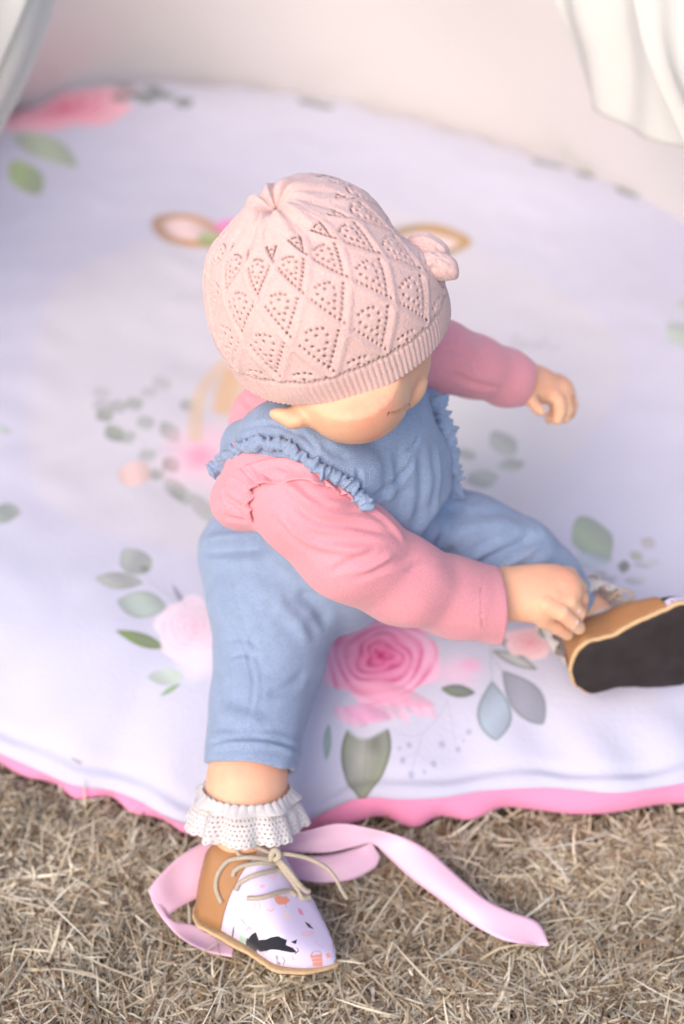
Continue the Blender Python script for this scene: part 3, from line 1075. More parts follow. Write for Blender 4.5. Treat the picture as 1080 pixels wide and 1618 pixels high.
def hand_right(f):
    # wrist, back of the hand, five curled fingers; grips the back of the shoe
    f.cone(PD(735, 952, 1.090), .0185, PD(800, 938, 1.096), .0185, .01)
    f.cone(PD(800, 938, 1.096), .0180, PD(850, 938, 1.094), .0215, .012, (CV(0.1, .3, .95), .78))
    f.cone(PD(850, 938, 1.094), .0205, PD(882, 932, 1.094), .0190, .010, (CV(0.1, .3, .95), .78))
    F = [
        [J(870, 912, 1.102, 19), J(897, 910, 1.106, 15), J(914, 930, 1.116, 13), J(914, 955, 1.130, 11.5)],
        [J(876, 925, 1.092, 18), J(902, 926, 1.096, 14.5), J(917, 946, 1.106, 12.5), J(916, 966, 1.118, 11.5)],
        [J(874, 942, 1.084, 18), J(898, 950, 1.086, 14), J(913, 968, 1.095, 12.5), J(908, 982, 1.108, 11)],
        [J(862, 955, 1.080, 17), J(886, 968, 1.080, 13.5), J(903, 982, 1.086, 12), J(914, 992, 1.094, 10.5)],
        [J(832, 955, 1.090, 18), J(856, 978, 1.092, 14), J(878, 990, 1.102, 12), J(896, 1002, 1.112, 10)],
    ]
    for ch in F:
        f.chain(ch, .0013)
    return F


def hand_left(f):
    f.cone(PD(815, 604, 1.165), .0165, PD(845, 606, 1.175), .0150, .008)
    f.cone(PD(842, 606, 1.175), .0145, PD(876, 616, 1.185), .0165, .008, (CV(0.2, .8, .5), .8))
    F = [
        [J(880, 612, 1.19, 13), J(897, 622, 1.195, 11), J(903, 640, 1.195, 10), J(900, 655, 1.19, 8.5)],
        [J(878, 618, 1.18, 13), J(892, 632, 1.18, 11), J(896, 648, 1.178, 10), J(892, 661, 1.175, 8.5)],
        [J(872, 622, 1.172, 13), J(883, 636, 1.17, 11), J(884, 652, 1.168, 10), J(880, 664, 1.165, 8.5)],
        [J(868, 624, 1.200, 12), J(878, 640, 1.21, 10), J(874, 654, 1.21, 9), J(868, 662, 1.205, 8)],
        [J(838, 614, 1.165, 13), J(838, 632, 1.158, 10.5), J(848, 645, 1.155, 9), J(855, 650, 1.153, 7.5)],
    ]
    for ch in F:
        f.chain(ch, .0012)


def ang_bump(D, d, width):
    c = np.clip(D @ d, -1, 1)
    return np.exp(-(np.arccos(c) / width) ** 2)


PHB = math.radians(112)
BAND = 0.0195


BRIM_D = CV(.42, -.45, .80)


def hat_surface(nth, phis):
    th = np.arange(nth) * 2 * np.pi / nth
    T, S = np.meshgrid(th, phis)
    h = np.cos(T)[..., None] * HE1 + np.sin(T)[..., None] * HE2
    P = S * (PHB + math.radians(6) * np.maximum(0, h @ BRIM_D) ** 1.5)
    D = np.sin(P)[..., None] * (np.cos(T)[..., None] * HE1 + np.sin(T)[..., None] * HE2) + np.cos(P)[..., None] * HU
    # the crown gather sits further toward the viewer than the axis of the band
    D = D + (CV(-.40, .60, .69) - HU) * np.exp(-(P / 1.0) ** 2)[..., None]
    D /= np.linalg.norm(D, axis=-1)[..., None]
    Df = D.reshape(-1, 3)
    r = np.full(len(Df), HR)
    t_ = -(Df @ _F)
    az = np.arctan2(Df @ _U, Df @ _R)
    rim = np.sqrt(np.clip(1 - t_ ** 2, 0, 1)) * np.exp(-(t_ / .95) ** 2)
    r *= 1 - rim * (0.265 * np.exp(-((az - math.radians(42)) / .44) ** 2) + 0.06 * np.exp(-((az - math.radians(80)) / .35) ** 2))
    r *= 1 + 0.04 * ang_bump(Df, CV(-.95, .28, .1), .35)  - 0.012 * ang_bump(Df, CV(-.95, .0, .2), .6)
    r *= 1 - 0.085 * ang_bump(Df, CV(-.62, .72, .1), .32)
    r *= 1 - 0.04 * ang_bump(Df, CV(.3, .1, .95), .5)
    Pf, Tf = P.ravel(), T.ravel()
    hang = np.clip((Pf - math.radians(92)) / math.radians(34), 0, 1.1)
    r *= 1 + 0.075 * hang ** 1.5
    r *= 1 - 0.030 * ang_bump(Df, CV(-.95, -.25, .0), .45)
    # soft slouch and gathers towards the crown
    r += 0.0016 * wavy(Df, 0.35, 11) * np.sin(np.clip(Pf, 0, 1.6))
    g = np.exp(-(Pf / 0.55) ** 2)
    r += g * 0.0022 * np.sin(8 * Tf + 1.6 * np.sin(2 * Tf)) * np.clip(Pf / 0.15, 0, 1)
    r += g * 0.0010 * np.sin(17 * Tf + 2 * Pf + 2 * np.sin(Tf)) * np.clip(Pf / 0.15, 0, 1)
    r -= 0.006 * np.exp(-(Pf / 0.10) ** 2)
    r += 0.0035 * np.exp(-((Pf - 0.2) / 0.11) ** 2)
    return T, P, D, r.reshape(T.shape)


def under_hat(V, gap=.0028):
    """flatten the skull where the knitting covers it"""
    nth, npz = 360, 240
    Sg = np.linspace(0.0, 1.05, npz)
    T, P, D, r = hat_surface(nth, Sg)
    q = V - HC
    R_ = np.linalg.norm(q, axis=1)
    d = q / np.maximum(R_, 1e-6)[:, None]
    ph = np.arccos(np.clip(d @ HU, -1, 1))
    th = np.arctan2(d @ HE2, d @ HE1) % (2 * np.pi)
    it = np.round(th / (2 * np.pi) * nth).astype(int) % nth
    pb = P[:, it]                         # rows x points
    s_rel = ph / (pb[-1] / 1.05)
    js = np.clip(np.round(s_rel / 1.05 * (npz - 1)).astype(int), 0, npz - 1)
    rmax = r[js, it] - gap
    w_ = np.clip((1.012 - s_rel) / 0.02, 0, 1)
    R2 = np.where((s_rel < 1.012) & (R_ > rmax), R_ * (1 - w_) + rmax * w_, R_)
    return HC + d * R2[:, None]


def body():
    f = Field((-0.17, 0.50, 0.0), (0.24, 1.02, 0.53), 0.0017)
    I3 = [HE1, HE2, HU]
    # skull, cheeks, jaw
    f.ell(HC - HU * 0.006, I3, (HR * .90, HR * .90, HR * .80), .01)
    fx = FACE
    fs = nrm(np.cross(fx, HU)); fu = np.cross(fs, fx)
    f.ell(PD(556, 604, 0.962), [CV(1, 0, 0), CV(0, 1, 0), CV(0, 0, 1)], (s_(90, .95), s_(81, .95), .046), .018)      # near cheek and jaw
    f.ell(PD(564, 638, 0.948), [CV(1, .2, 0), CV(-.2, 1, 0), CV(0, 0, 1)], (s_(70, .95), s_(58, .95), .034), .020)   # cheek pad
    f.ell(PD(622, 574, 0.984), [CV(1, .3, 0), CV(-.3, 1, 0), CV(0, 0, 1)], (s_(60, .96), s_(56, .96), .045), .012)    # brow
    f.ell(PD(634, 600, 1.005), [CV(1, 0, 0), CV(0, 1, 0), CV(0, 0, 1)], (s_(34, 1.), s_(34, 1.), .028), .008)         # far cheek
    f.ell(PD(656, 622, 0.966), [CV(.59, .81, 0), CV(-.81, .59, 0), CV(0, 0, 1)], (s_(28, .97), s_(12, .97), .0080), .005)  # nose
    f.ell(PD(618, 640, 1.010), [CV(.75, -.6, 0), CV(.6, .75, 0), CV(0, 0, 1)], (s_(14, .97), s_(9, .97), .010), .006)  # lips
    f.ell(PD(592, 655, 1.002), [CV(1, 0, 0), CV(0, 1, 0), CV(0, 0, 1)], (s_(26, .97), s_(20, .97), .016), .010)   # chin
    # crease of the closed lid below the brow
    for a, b, r in [((612, 655, .917), (640, 640, .922), .0012), ((640, 640, .922), (670, 608, .944), .0022)]:
        f.cone(PD(*a), r, PD(*b), r, .004, mode='cut')
    # ears
    f.ell(PD(446, 657, 0.944), [CV(1, -.25, 0), CV(.25, 1, 0), CV(0, 0, 1)], (s_(22, .95), s_(12, .95), .0055), .004)
    f.ell(PD(467, 664, 0.940), [CV(1, 0, 0), CV(0, 1, 0), CV(0, 0, 1)], (s_(15, .95), s_(11, .95), .006), .004)
    f.cone(PD(462, 662, .946), .0065, PD(492, 650, .946), .010, .005)
    f.cone(PD(440, 655, .936), .0018, PD(470, 661, .931), .0014, .003, mode='cut')
    f.ell(PD(640, 520, 1.035), [CV(1, 0, 0), CV(0, 1, 0), CV(0, 0, 1)], (.008, .012, .008), .004)
    # neck and trunk (inside the clothes)
    f.cone(PD(520, 560, 1.02), .030, PD(520, 640, 1.07), .030, .015)
    f.cone(PD(530, 660, 1.09), .050, PD(490, 840, 1.17), .060, .03)
    f.chain([J(525, 650, 1.09, 60), J(440, 730, 1.05, 45), J(560, 880, 1.03, 42), J(690, 940, 1.07, 40), J(760, 950, 1.09, 36)], .01)
    f.chain([J(525, 640, 1.09, 60), J(650, 572, 1.105, 34), J(740, 580, 1.135, 28), J(800, 598, 1.158, 27), J(815, 604, 1.165, 30)], .01)
    f.chain([J(460, 860, 1.18, 80), J(430, 960, 1.14, 72), J(412, 1110, 1.10, 58)] + ANKLE, .01)
    f.chain([(inR(.026, 0, .026), .018), (inR(.060, 0, .021), .015), (inR(.095, 0, .015), .009)], .01)       # foot inside the shoe
    f.chain([J(540, 860, 1.18, 80), J(700, 850, 1.15, 60), J(810, 870, 1.16, 48), J(872, 925, 1.17, 44), (inL(.030, 0, .052), .021), (inL(.034, 0, .030), .018)], .01)
    f.chain([(inL(.030, 0, .024), .017), (inL(.085, 0, .018), .013)], .01)
    hand_right(f)
    hand_left(f)
    o = f.mesh('body', SKIN)
    V, N = coords(o), normals(o)
    V = V + N * (0.0002 * wavy(V, 0.012, 4))[:, None]
    near = np.linalg.norm(V - HC, axis=1) < .12
    V[near] = under_hat(V[near])
    setco(o, V)
    return o


BODY = body()
BODY_TREE = bvh(BODY)
to_child(BODY)

# ---- lashes of the lowered right eye
def nails():
    """small pale nails on the fingertips of the near hand"""
    for px, py in [(911, 984), (914, 966), (906, 992)]:
        h = hit(BODY_TREE, px, py)
        if h is None:
            continue
        n = h[1]; a = nrm(np.cross(n, CV(.3, 1, 0))); b = np.cross(n, a)
        V = [h[0] + n * .00045]
        k = 12
        for i in range(k):
            t = 2 * math.pi * i / k
            V.append(h[0] + n * .0001 + a * math.cos(t) * .0019 + b * math.sin(t) * .0023)
        me = bpy.data.meshes.new('fingernail')
        me.from_pydata([tuple(v - SEAT) for v in V], [], [(0, 1 + i, 1 + (i + 1) % k) for i in range(k)])
        me.polygons.foreach_set('use_smooth', np.ones(k, bool))
        me.materials.append(NAIL)
        link(bpy.data.objects.new('fingernail', me), child)


NAIL = material('fingernail', (0.90, 0.62, 0.52), 0.3, sss=.2)
nails()


def lashes():
    V, F = [], []
    r = np.random.default_rng(2)
    pts = spline([(613, 651), (624, 649), (636, 644), (646, 636)], 17)
    for i, p in enumerate(pts):
        h = hit(BODY_TREE, p[0], p[1])
        if h is None:
            continue
        a = h[0] + h[1] * 0.0002
        d = CV(-.35 + .55 * i / 17 + r.normal(0, .12), -.75 + r.normal(0, .1), .45)
        b = a + d * r.uniform(.0030, .0048)
        s = nrm(np.cross(d, h[1])) * .00038
        k = len(V)
        V += [a - s, a + s, (a + b) / 2 + s * .7 + h[1] * .0004, (a + b) / 2 - s * .7 + h[1] * .0004, b + h[1] * .001]
        F += [(k, k + 1, k + 2, k + 3), (k + 3, k + 2, k + 4, k + 4)]
    me = bpy.data.meshes.new('eyelashes')
    me.from_pydata([tuple(v - SEAT) for v in V], [], [tuple(dict.fromkeys(f)) for f in F])
    me.materials.append(LASH)
    link(bpy.data.objects.new('eyelashes', me), child)


lashes()


# =============================================================== HAT
def hat():
    nth = 1150
    N0 = 14
    rows = 285
    phis = np.linspace(0.010, 1.0, rows)
    T, P, D, r = hat_surface(nth, phis)
    arc = P * HR
    arc_all = np.broadcast_to(arc[-1][None, :], arc.shape)
    patt = arc < arc_all - BAND
    cell = 0.058
    # the pattern, in lattice coordinates; counted up from the band
    vv = (arc_all - BAND - arc) / cell
    # drop towards the crown: fewer columns would crowd, so rows stretch there
    uu = N0 * T / (2 * np.pi)
    a = uu + vv * 1.0
    b = uu - vv * 1.0
    rs = np.maximum(HR * np.sin(P), 1e-3)
    ga = np.sqrt((N0 / (2 * np.pi * rs)) ** 2 + (1 / cell) ** 2)
    fa, fb = a - np.floor(a), b - np.floor(b)
    da = np.minimum(fa, 1 - fa) / ga
    db = np.minimum(fb, 1 - fb) / ga
    fade = np.clip(patt * 1.0, 0, 1) * np.clip((arc_all - BAND - arc) / 0.002, 0, 1)
    ridge = np.exp(-(da / 0.0024) ** 2) + np.exp(-(db / 0.0024) ** 2)
    H = 0.0012 * np.minimum(ridge, 1.25) * fade
    # pillowed diamonds
    H += 0.0012 * (np.sin(np.pi * fa) * np.sin(np.pi * fb)) * fade
    # eyelets: two dotted lines along the lower edges of each diamond (lower = towards the band)
    hole = np.full(T.shape, 9.0)
    # lower-left edge is small fb... in lattice terms: towards the band vv falls, so a falls and b grows
    for edge, along, gl in ((fa, fb, 1), (1 - fb, fa, 1)):
        across = (edge - 0.155) / ga
        nd = 9.0
        al = (along * nd - np.floor(along * nd) - 0.5) / nd / ga
        ok = (along > 0.16) & (along < 0.97)
        hole = np.minimum(hole, np.where(ok, np.hypot(across, al) / 0.00094, 9))
    # hearts
    X = (fa + fb - 1)
    Y = (fb - fa)      # grows towards the band
    t = np.linspace(0, 2 * np.pi, 200)
    hx = 16 * np.sin(t) ** 3 / 17
    hy = -(13 * np.cos(t) - 5 * np.cos(2 * t) - 2 * np.cos(3 * t) - np.cos(4 * t)) / 17
    hl = np.concatenate([[0], np.cumsum(np.hypot(np.diff(hx), np.diff(hy)))])
    ts = np.linspace(0, hl[-1], 12, endpoint=False)
    hx, hy = np.interp(ts, hl, hx), np.interp(ts, hl, hy)
    mx = 2 * np.pi * rs / N0 / 2 * 1.0
    my = cell / 2
    for x, y in zip(hx, hy):
        d = np.hypot((X - 0.40 * x) * mx, (Y - 0.40 * y + 0.02) * my)
        hole = np.minimum(hole, d / 0.00102)
    hole = np.where(patt & (P > 0.47), hole, 9)
    # a row of eyelets just above the band
    q = uu * 11
    hole = np.minimum(hole, np.hypot((q - np.floor(q) - .5) / 11 / N0 * 2 * np.pi * rs, arc - (arc_all - BAND - 0.0018)) / 0.00085)
    H -= 0.0012 * np.exp(-(hole / 1.35) ** 4)
    # ribs of the band
    rib = ~patt
    nr = 124
    H += np.where(rib, 0.00085 * (0.5 + 0.5 * np.cos(nr * T)) ** 0.7 - 0.0005, 0)
    H -= 0.0007 * np.exp(-((arc - (arc_all - BAND)) / 0.0012) ** 2)
    r = r + H + 0.0012
    # the band hugs the head a little
    k = np.clip((arc - (arc_all - BAND * 1.2)) / (BAND * 1.2), 0, 1)
    r = r * (1 - 0.012 * k)
    V = HC + D * r[..., None]
    # turned edge
    V2 = [V.reshape(-1, 3)]
    for dphi, dr in [(0.004, -0.0008), (0.002, -0.0018), (-0.03, -0.0022), (-0.12, -0.0024)]:
        ph = P[-1][:, None] + dphi
        Dp = np.sin(ph) * (np.cos(T[-1])[:, None] * HE1 + np.sin(T[-1])[:, None] * HE2) + np.cos(ph) * HU
        V2.append(HC + Dp * (r[-1] + dr)[:, None])
    F = grid_faces(rows + 4, nth, True)
    hf = np.concatenate([hole.ravel(), np.full(4 * nth, 9.0)])
    inside = hf < 0.92
    keep = inside[F].sum(1) < 3
    UV = np.stack([np.concatenate([T.ravel()] + [T[-1]] * 4) * 3, np.concatenate([P.ravel()] + [P[-1]] * 4) * 3], 1)
    o = mk('knitted_hat', np.vstack(V2) - SEAT, F[keep], KNIT, child, uv=UV)
    if (normals(o)[nth * 100] @ D[100, 0]) < 0:
        o.data.flip_normals()
    # crown closing tuft, where the knitting is gathered
    f = Field(HC - 0.13, HC + 0.13, 0.0012)
    pole = HC + CV(-.40, .60, .69) * (HR - 0.009)
    for i in range(9):
        a_ = i * 2 * np.pi / 9
        d = nrm(math.cos(a_) * HE1 + math.sin(a_) * HE2)
        f.cone(pole + HU * .0022, .0010, pole + d * .0055 + HU * .0042, .0013, .0015)
    t_ = f.mesh('crown_gather', KNIT)
    V = coords(t_); setco(t_, V - SEAT); t_.parent = o
    # bow on the right side of the hat: two rolled knit lobes
    f = Field(HC - 0.16, HC + 0.16, 0.0010)
    c1 = PD(676, 398, 0.944)
    f.ell(c1, [CV(.8, -.55, 0), CV(.55, .8, 0), CV(0, 0, 1)], (.0160, .0118, .0100), .001)
    f.ell(PD(674, 418, .930), [CV(.9, -.4, 0), CV(.4, .9, 0), CV(0, 0, 1)], (.0085, .0035, .007), .004, mode='cut')
    f.ell(PD(690, 421, 0.932), [CV(.96, -.2, 0), CV(.2, .96, 0), CV(0, 0, 1)], (.0150, .0095, .0090), .0008)
    f.ell(PD(710, 429, 0.932), [CV(.8, -.5, 0), CV(.5, .8, 0), CV(0, 0, 1)], (.0070, .0045, .0065), .002)
    f.ell(PD(652, 412, .940), [CV(1, 0, 0), CV(0, 1, 0), CV(0, 0, 1)], (.0045, .0060, .0060), .001)
    bw = f.mesh('bow', KNIT)
    V, N = coords(bw), normals(bw)
    bt = bvh(bw)
    folds(bw, bt, [([(640, 385), (662, 376), (690, 384), (706, 402)], .0014, .0010), ([(650, 398), (670, 392), (696, 404)], .0013, -.0012),
                   ([(672, 420), (690, 412), (712, 424)], .0013, .0010), ([(668, 428), (688, 424), (704, 438)], .0013, -.0014), ([(690, 408), (698, 432)], .0010, -.0009)], 0.0004, 0.006, 3)
    V = coords(bw); setco(bw, V - SEAT); bw.parent = o
    return o


HAT = hat()
f = Field(HC - 0.12, HC + 0.12, 0.0024)
f.ell(HC - HU * .004 - CV(.66, .7, .15) * .004, [HE1, HE2, HU], (HR * .90, HR * .90, HR * .72), .01)
f.half(HC - HU * HR * .30, -HU)
hr_ = f.mesh('hair', HAIR)
V_ = coords(hr_); setco(hr_, under_hat(V_, .0022))
to_child(hr_)


# =============================================================== SHIRT
SHW = nrm(PD(650, 570, 1.10) - PD(420, 715, 1.045))     # across the shoulders
SHF = nrm(np.array([SHW[1], -SHW[0], -0.15]))           # chest faces this way


def shirt():
    f = Field((-0.16, 0.62, 0.07), (0.20, 1.02, 0.42), 0.0020)
    # trunk of the top
    f.cone(PD(528, 645, 1.10), .056, PD(520, 760, 1.14), .064, .03, (SHF, .85))
    f.cone(PD(520, 610, 1.06), .036, PD(520, 650, 1.09), .050, .02)
    f.cone(PD(415, 660, 1.09), .026, PD(470, 640, 1.10), .040, .02)
    # near sleeve
    f.chain([J(440, 745, 1.03, 84), J(486, 796, 1.012, 82), J(552, 870, 1.018, 77), J(636, 918, 1.045, 68), J(715, 943, 1.072, 60), J(780, 956, 1.090, 58)], .012)
    f.ell(PD(388, 790, 1.045), [CV(.9, .3, 0), CV(-.3, .9, 0), CV(0, 0, 1)], (s_(56, 1.04), s_(50, 1.04), .034), .014)     # puffed shoulder
    f.ell(PD(470, 755, 1.018), [CV(.9, .3, 0), CV(-.3, .9, 0), CV(0, 0, 1)], (s_(90, 1.04), s_(40, 1.04), .026), .014)
    # cuff end: cut flat, slightly flared
    f.chain([J(760, 953, 1.085, 59), J(784, 957, 1.092, 61)], .004)
    e = PD(788, 957, 1.092)
    # far sleeve
    f.chain([J(620, 575, 1.10, 60), J(690, 563, 1.115, 55), J(750, 580, 1.135, 47), J(800, 596, 1.155, 41), J(832, 606, 1.168, 35)], .012)
    n1 = nrm(PD(800, 948, 1.092) - PD(740, 953, 1.08))
    # trim both sleeve ends square (local planes)
    X = [(f.lo[i] + f.h * np.arange(f.n[i])).astype(np.float32) for i in range(3)]
    for p, n, reach in ((PD(786, 956, 1.092), CV(.985, .06, -.12), .05), (PD(836, 606, 1.168), CV(.95, -.28, -.1), .04)):
        dx, dy, dz = (X[0] - p[0])[:, None, None], (X[1] - p[1])[None, :, None], (X[2] - p[2])[None, None, :]
        e = dx * n[0] + dy * n[1] + dz * n[2]
        near = (dx * dx + dy * dy + dz * dz) < reach ** 2
        f.d = np.where(near, np.maximum(f.d, e), f.d).astype(np.float32)
    # hollow of the near cuff
    f.cone(PD(768, 955, 1.09), s_(44, 1.09), PD(800, 952, 1.096), s_(48, 1.09), .002, mode='cut')
    f.cone(PD(822, 604, 1.163), s_(27, 1.16), PD(850, 610, 1.172), s_(28, 1.16), .002, mode='cut')
    o = f.mesh('pink_shirt', JERSEY)
    tr = bvh(o)
    L = [([(455, 790), (500, 822), (560, 830), (625, 842)], .0045, -.0038), ([(430, 800), (480, 850), (545, 868), (610, 868)], .005, .0034),
         ([(440, 760), (500, 795), (560, 800)], .0045, .0030), ([(520, 905), (560, 885), (600, 868)], .0040, -.0022), ([(560, 905), (585, 898), (625, 872)], .0035, .0022),
         ([(555, 915), (600, 900), (650, 880)], .0040, -.0016), ([(640, 905), (665, 892), (690, 884)], .0035, -.0014), ([(570, 790), (610, 822), (640, 856)], .0040, .0026),
         ([(470, 775), (530, 805), (580, 808)], .0035, -.0022), ([(430, 745), (470, 752), (520, 752)], .0040, .0018),
         ([(766, 898), (760, 950), (762, 1015)], .0009, -.0013),
         ([(340, 790), (372, 800), (396, 830)], .0035, -.0028), ([(355, 770), (382, 790), (405, 800)], .0035, .0026), ([(350, 815), (375, 822), (398, 822)], .003, -.0026), ([(385, 770), (390, 800), (392, 828)], .003, .0020),
         ([(712, 552), (735, 562), (752, 580)], .0035, -.0016), ([(712, 590), (745, 604), (790, 616)], .0040, -.0026),
         ([(380, 625), (395, 640), (420, 650)], .004, -.002)]
    L = [(p, w_ * .68, a_ * .80) for p, w_, a_ in L]
    folds(o, tr, L, 0.0009, 0.022, 21)
    return to_child(o), None


SHIRT, _ = shirt()


# =============================================================== OVERALLS
def overalls():
    f = Field((-0.17, 0.60, 0.06), (0.22, 1.02, 0.38), 0.0020)
    # trunk, belly, seat
    f.cone(PD(560, 700, 1.085), .056, PD(560, 800, 1.115), .066, .03, (SHF, .9))
    f.cone(PD(560, 800, 1.115), .066, PD(510, 860, 1.16), .075, .03)
    f.ell(PD(425, 872, 1.165), [CV(1, 0, 0), CV(0, 1, 0), CV(0, 0, 1)], (s_(106, 1.16), s_(66, 1.16), .060), .02)
    # bib up to under the chin, and over the near shoulder
    f.cone(PD(560, 690, 1.050), .044, PD(590, 760, 1.07), .050, .02)
    f.cone(PD(600, 690, 1.065), .040, PD(645, 730, 1.092), .030, .02)
    f.chain([J(394, 706, 1.052, 46), J(440, 694, 1.018, 56), J(500, 712, 1.000, 54), J(550, 752, 1.012, 50), J(590, 790, 1.05, 50)], .014)
    # far side strap
    f.chain([J(640, 640, 1.075, 34), J(672, 640, 1.10, 22), J(684, 720, 1.105, 22), J(682, 800, 1.12, 26)], .014)
    # near leg
    f.chain([J(420, 885, 1.155, 104), J(434, 965, 1.134, 99), J(426, 1040, 1.120, 82), J(410, 1110, 1.104, 74), J(399, 1165, 1.091, 68), J(396, 1205, 1.083, 66)], .012)
    f.chain([J(399, 1181, 1.088, 76), J(396, 1208, 1.082, 74)], .0008)      # turned-up hem
    # far leg
    f.chain([J(560, 870, 1.16, 86), J(650, 858, 1.145, 84), J(735, 862, 1.140, 80), J(812, 882, 1.145, 64), J(862, 915, 1.155, 52), J(895, 950, 1.165, 46)], .014)
    X = [(f.lo[i] + f.h * np.arange(f.n[i])).astype(np.float32) for i in range(3)]
    for p, n, reach in ((PD(396, 1212, 1.080), CV(-.10, -.90, .25), .06),):
        dx, dy, dz = (X[0] - p[0])[:, None, None], (X[1] - p[1])[None, :, None], (X[2] - p[2])[None, None, :]
        e = dx * n[0] + dy * n[1] + dz * n[2]
        near = (dx * dx + dy * dy + dz * dz) < reach ** 2
        f.d = np.where(near, np.maximum(f.d, e), f.d).astype(np.float32)
    f.cone(PD(398, 1190, 1.085), s_(59, 1.08), PD(394, 1240, 1.075), s_(61, 1.08), .002, mode='cut')
    o = f.mesh('denim_overalls', DENIM)
    tr = bvh(o)
    L = [  # near leg
        ([(312, 872), (345, 868), (385, 866), (430, 868)], .0050, -.0042), ([(318, 858), (350, 852), (390, 850)], .0055, .0024),
        ([(348, 900), (362, 950), (375, 1000), (392, 1040), (400, 1090), (385, 1160)], .0011, -.0011), ([(356, 900), (370, 950), (384, 1000), (400, 1040), (407, 1090), (393, 1160)], .0015, .0008),
        ([(470, 930), (500, 960), (520, 990)], .0050, -.003), ([(430, 940), (470, 985), (490, 1020)], .005, .002), ([(360, 1040), (385, 1032), (405, 1040)], .0022, -.0015), ([(352, 1020), (385, 1018), (402, 1026)], .0022, .0012),
        ([(420, 1100), (455, 1085), (485, 1060)], .004, -.0022), ([(345, 1110), (370, 1130), (420, 1140)], .005, .0018), ([(350, 1150), (390, 1158), (430, 1150)], .004, -.0014),
        ([(326, 1176), (360, 1168), (400, 1166), (440, 1172), (474, 1184)], .0014, -.0022), ([(328, 1184), (360, 1177), (400, 1175), (440, 1181), (472, 1193)], .0020, .0014),
        ([(328, 1166), (360, 1158), (400, 1156), (440, 1162), (474, 1174)], .0020, .0008),
        # far leg
        ([(690, 880), (720, 850), (770, 830), (830, 828)], .0060, .0035), ([(745, 900), (780, 880), (820, 862), (848, 840)], .0045, -.0052), ([(765, 905), (800, 890), (850, 862)], .0040, .0030),
        ([(660, 860), (700, 810), (730, 792)], .0080, -.0060), ([(740, 880), (765, 862), (790, 856)], .0035, -.0024), ([(690, 905), (708, 880), (716, 860)], .0045, -.0025),
        ([(800, 905), (840, 890), (875, 886)], .004, .0016),
        # bib
        ([(566, 740), (566, 770), (560, 800)], .0020, -.0030), ([(640, 712), (652, 706), (662, 690)], .0016, -.0020), ([(585, 790), (610, 770), (640, 745), (655, 715)], .0020, -.0016), ([(590, 800), (615, 782), (645, 757)], .003, .0014),
        ([(610, 700), (618, 760), (605, 820)], .005, .0018), ([(660, 700), (668, 770), (655, 840)], .005, -.0022), ([(690, 700), (694, 760), (685, 810)], .004, .0016), ([(585, 820), (620, 850), (660, 870)], .006, -.003),
        ([(560, 780), (590, 820), (620, 860)], .006, .003),
        # shoulder panel
        ([(365, 682), (400, 672), (440, 672), (480, 690)], .0016, -.0016), ([(470, 676), (492, 700), (500, 716)], .0016, -.0020), ([(505, 700), (530, 716), (552, 722)], .0028, -.0022), ([(420, 700), (450, 694), (480, 705)], .003, .0012)]
    folds(o, tr, L, 0.0009, 0.020, 31)
    return to_child(o), tr


OVER, OVER_TREE = overalls()


def frill(name, base, outer, mat, parent, waves, amp, mat_thick=.0009, nu=None, nv=9, seed=0, hem=True):
    """gathered cloth strip from a base line to an outer line (world points)"""
    nu = nu or int(waves * 22)
    A, B = spline(base, nu), spline(outer, nu)
    r = np.random.default_rng(seed)
    u = np.linspace(0, 1, nu)
    ph = np.cumsum(1 + 0.75 * np.interp(u, np.linspace(0, 1, 12), r.normal(size=12))) / nu * 2 * np.pi * waves
    am = amp * (0.7 + 0.5 * np.interp(u, np.linspace(0, 1, 15), r.uniform(size=15)))
    T = np.gradient(A, axis=0); T /= np.linalg.norm(T, axis=1)[:, None]
    W = B - A
    N = np.cross(T, W); N /= np.linalg.norm(N, axis=1)[:, None]
    G = []
    for j, t in enumerate(np.linspace(0, 1, nv)):
        lift = amp * 1.1 * math.sin(math.pi * min(1, t * 1.0)) * 0.8
        wob = ((np.sin(ph) + 0.35 * np.sin(2.3 * ph + 4 * t)) * am * (0.25 + 0.75 * t))[:, None]
        side = (np.cos(ph) * am * 0.6 * (0.3 + .7 * t))[:, None]
        G.append(A + W * t + N * (wob + lift) + T * side)
    G = np.stack(G)
    o = mk(name, (G.reshape(-1, 3) - SEAT), grid_faces(nv, nu), mat, parent)
    solid(o, mat_thick)
    return o


def on(px, py, lift=0.001, trees=None):
    """point of the dressed child under a photo point, lifted towards the viewer"""
    best = None
    for t in trees or TREES:
        h = hit(t, px, py)
        if h is not None:
            d = (h[0] - CAM) @ _F
            if best is None or d < best:
                best = d
    return PD(px, py, (best if best is not None else 1.05) - lift)


def world_tree(o):
    me = o.data
    return BVHTree.FromPolygons([(Vector(v.co) + Vector(SEAT))[:] for v in me.vertices], [p.vertices[:] for p in me.polygons])


SHIRT_TREE = world_tree(SHIRT)
OVER_TREE = world_tree(OVER)
TREES = [SHIRT_TREE, OVER_TREE]

# denim frill round the armhole
bl = [(336, 728), (350, 712), (380, 696), (415, 686), (450, 692), (485, 710), (520, 732), (552, 750), (576, 772), (584, 796)]
ol = [(334, 754), (348, 742), (374, 724), (410, 712), (446, 716), (474, 734), (508, 756), (545, 776), (566, 792), (574, 806)]


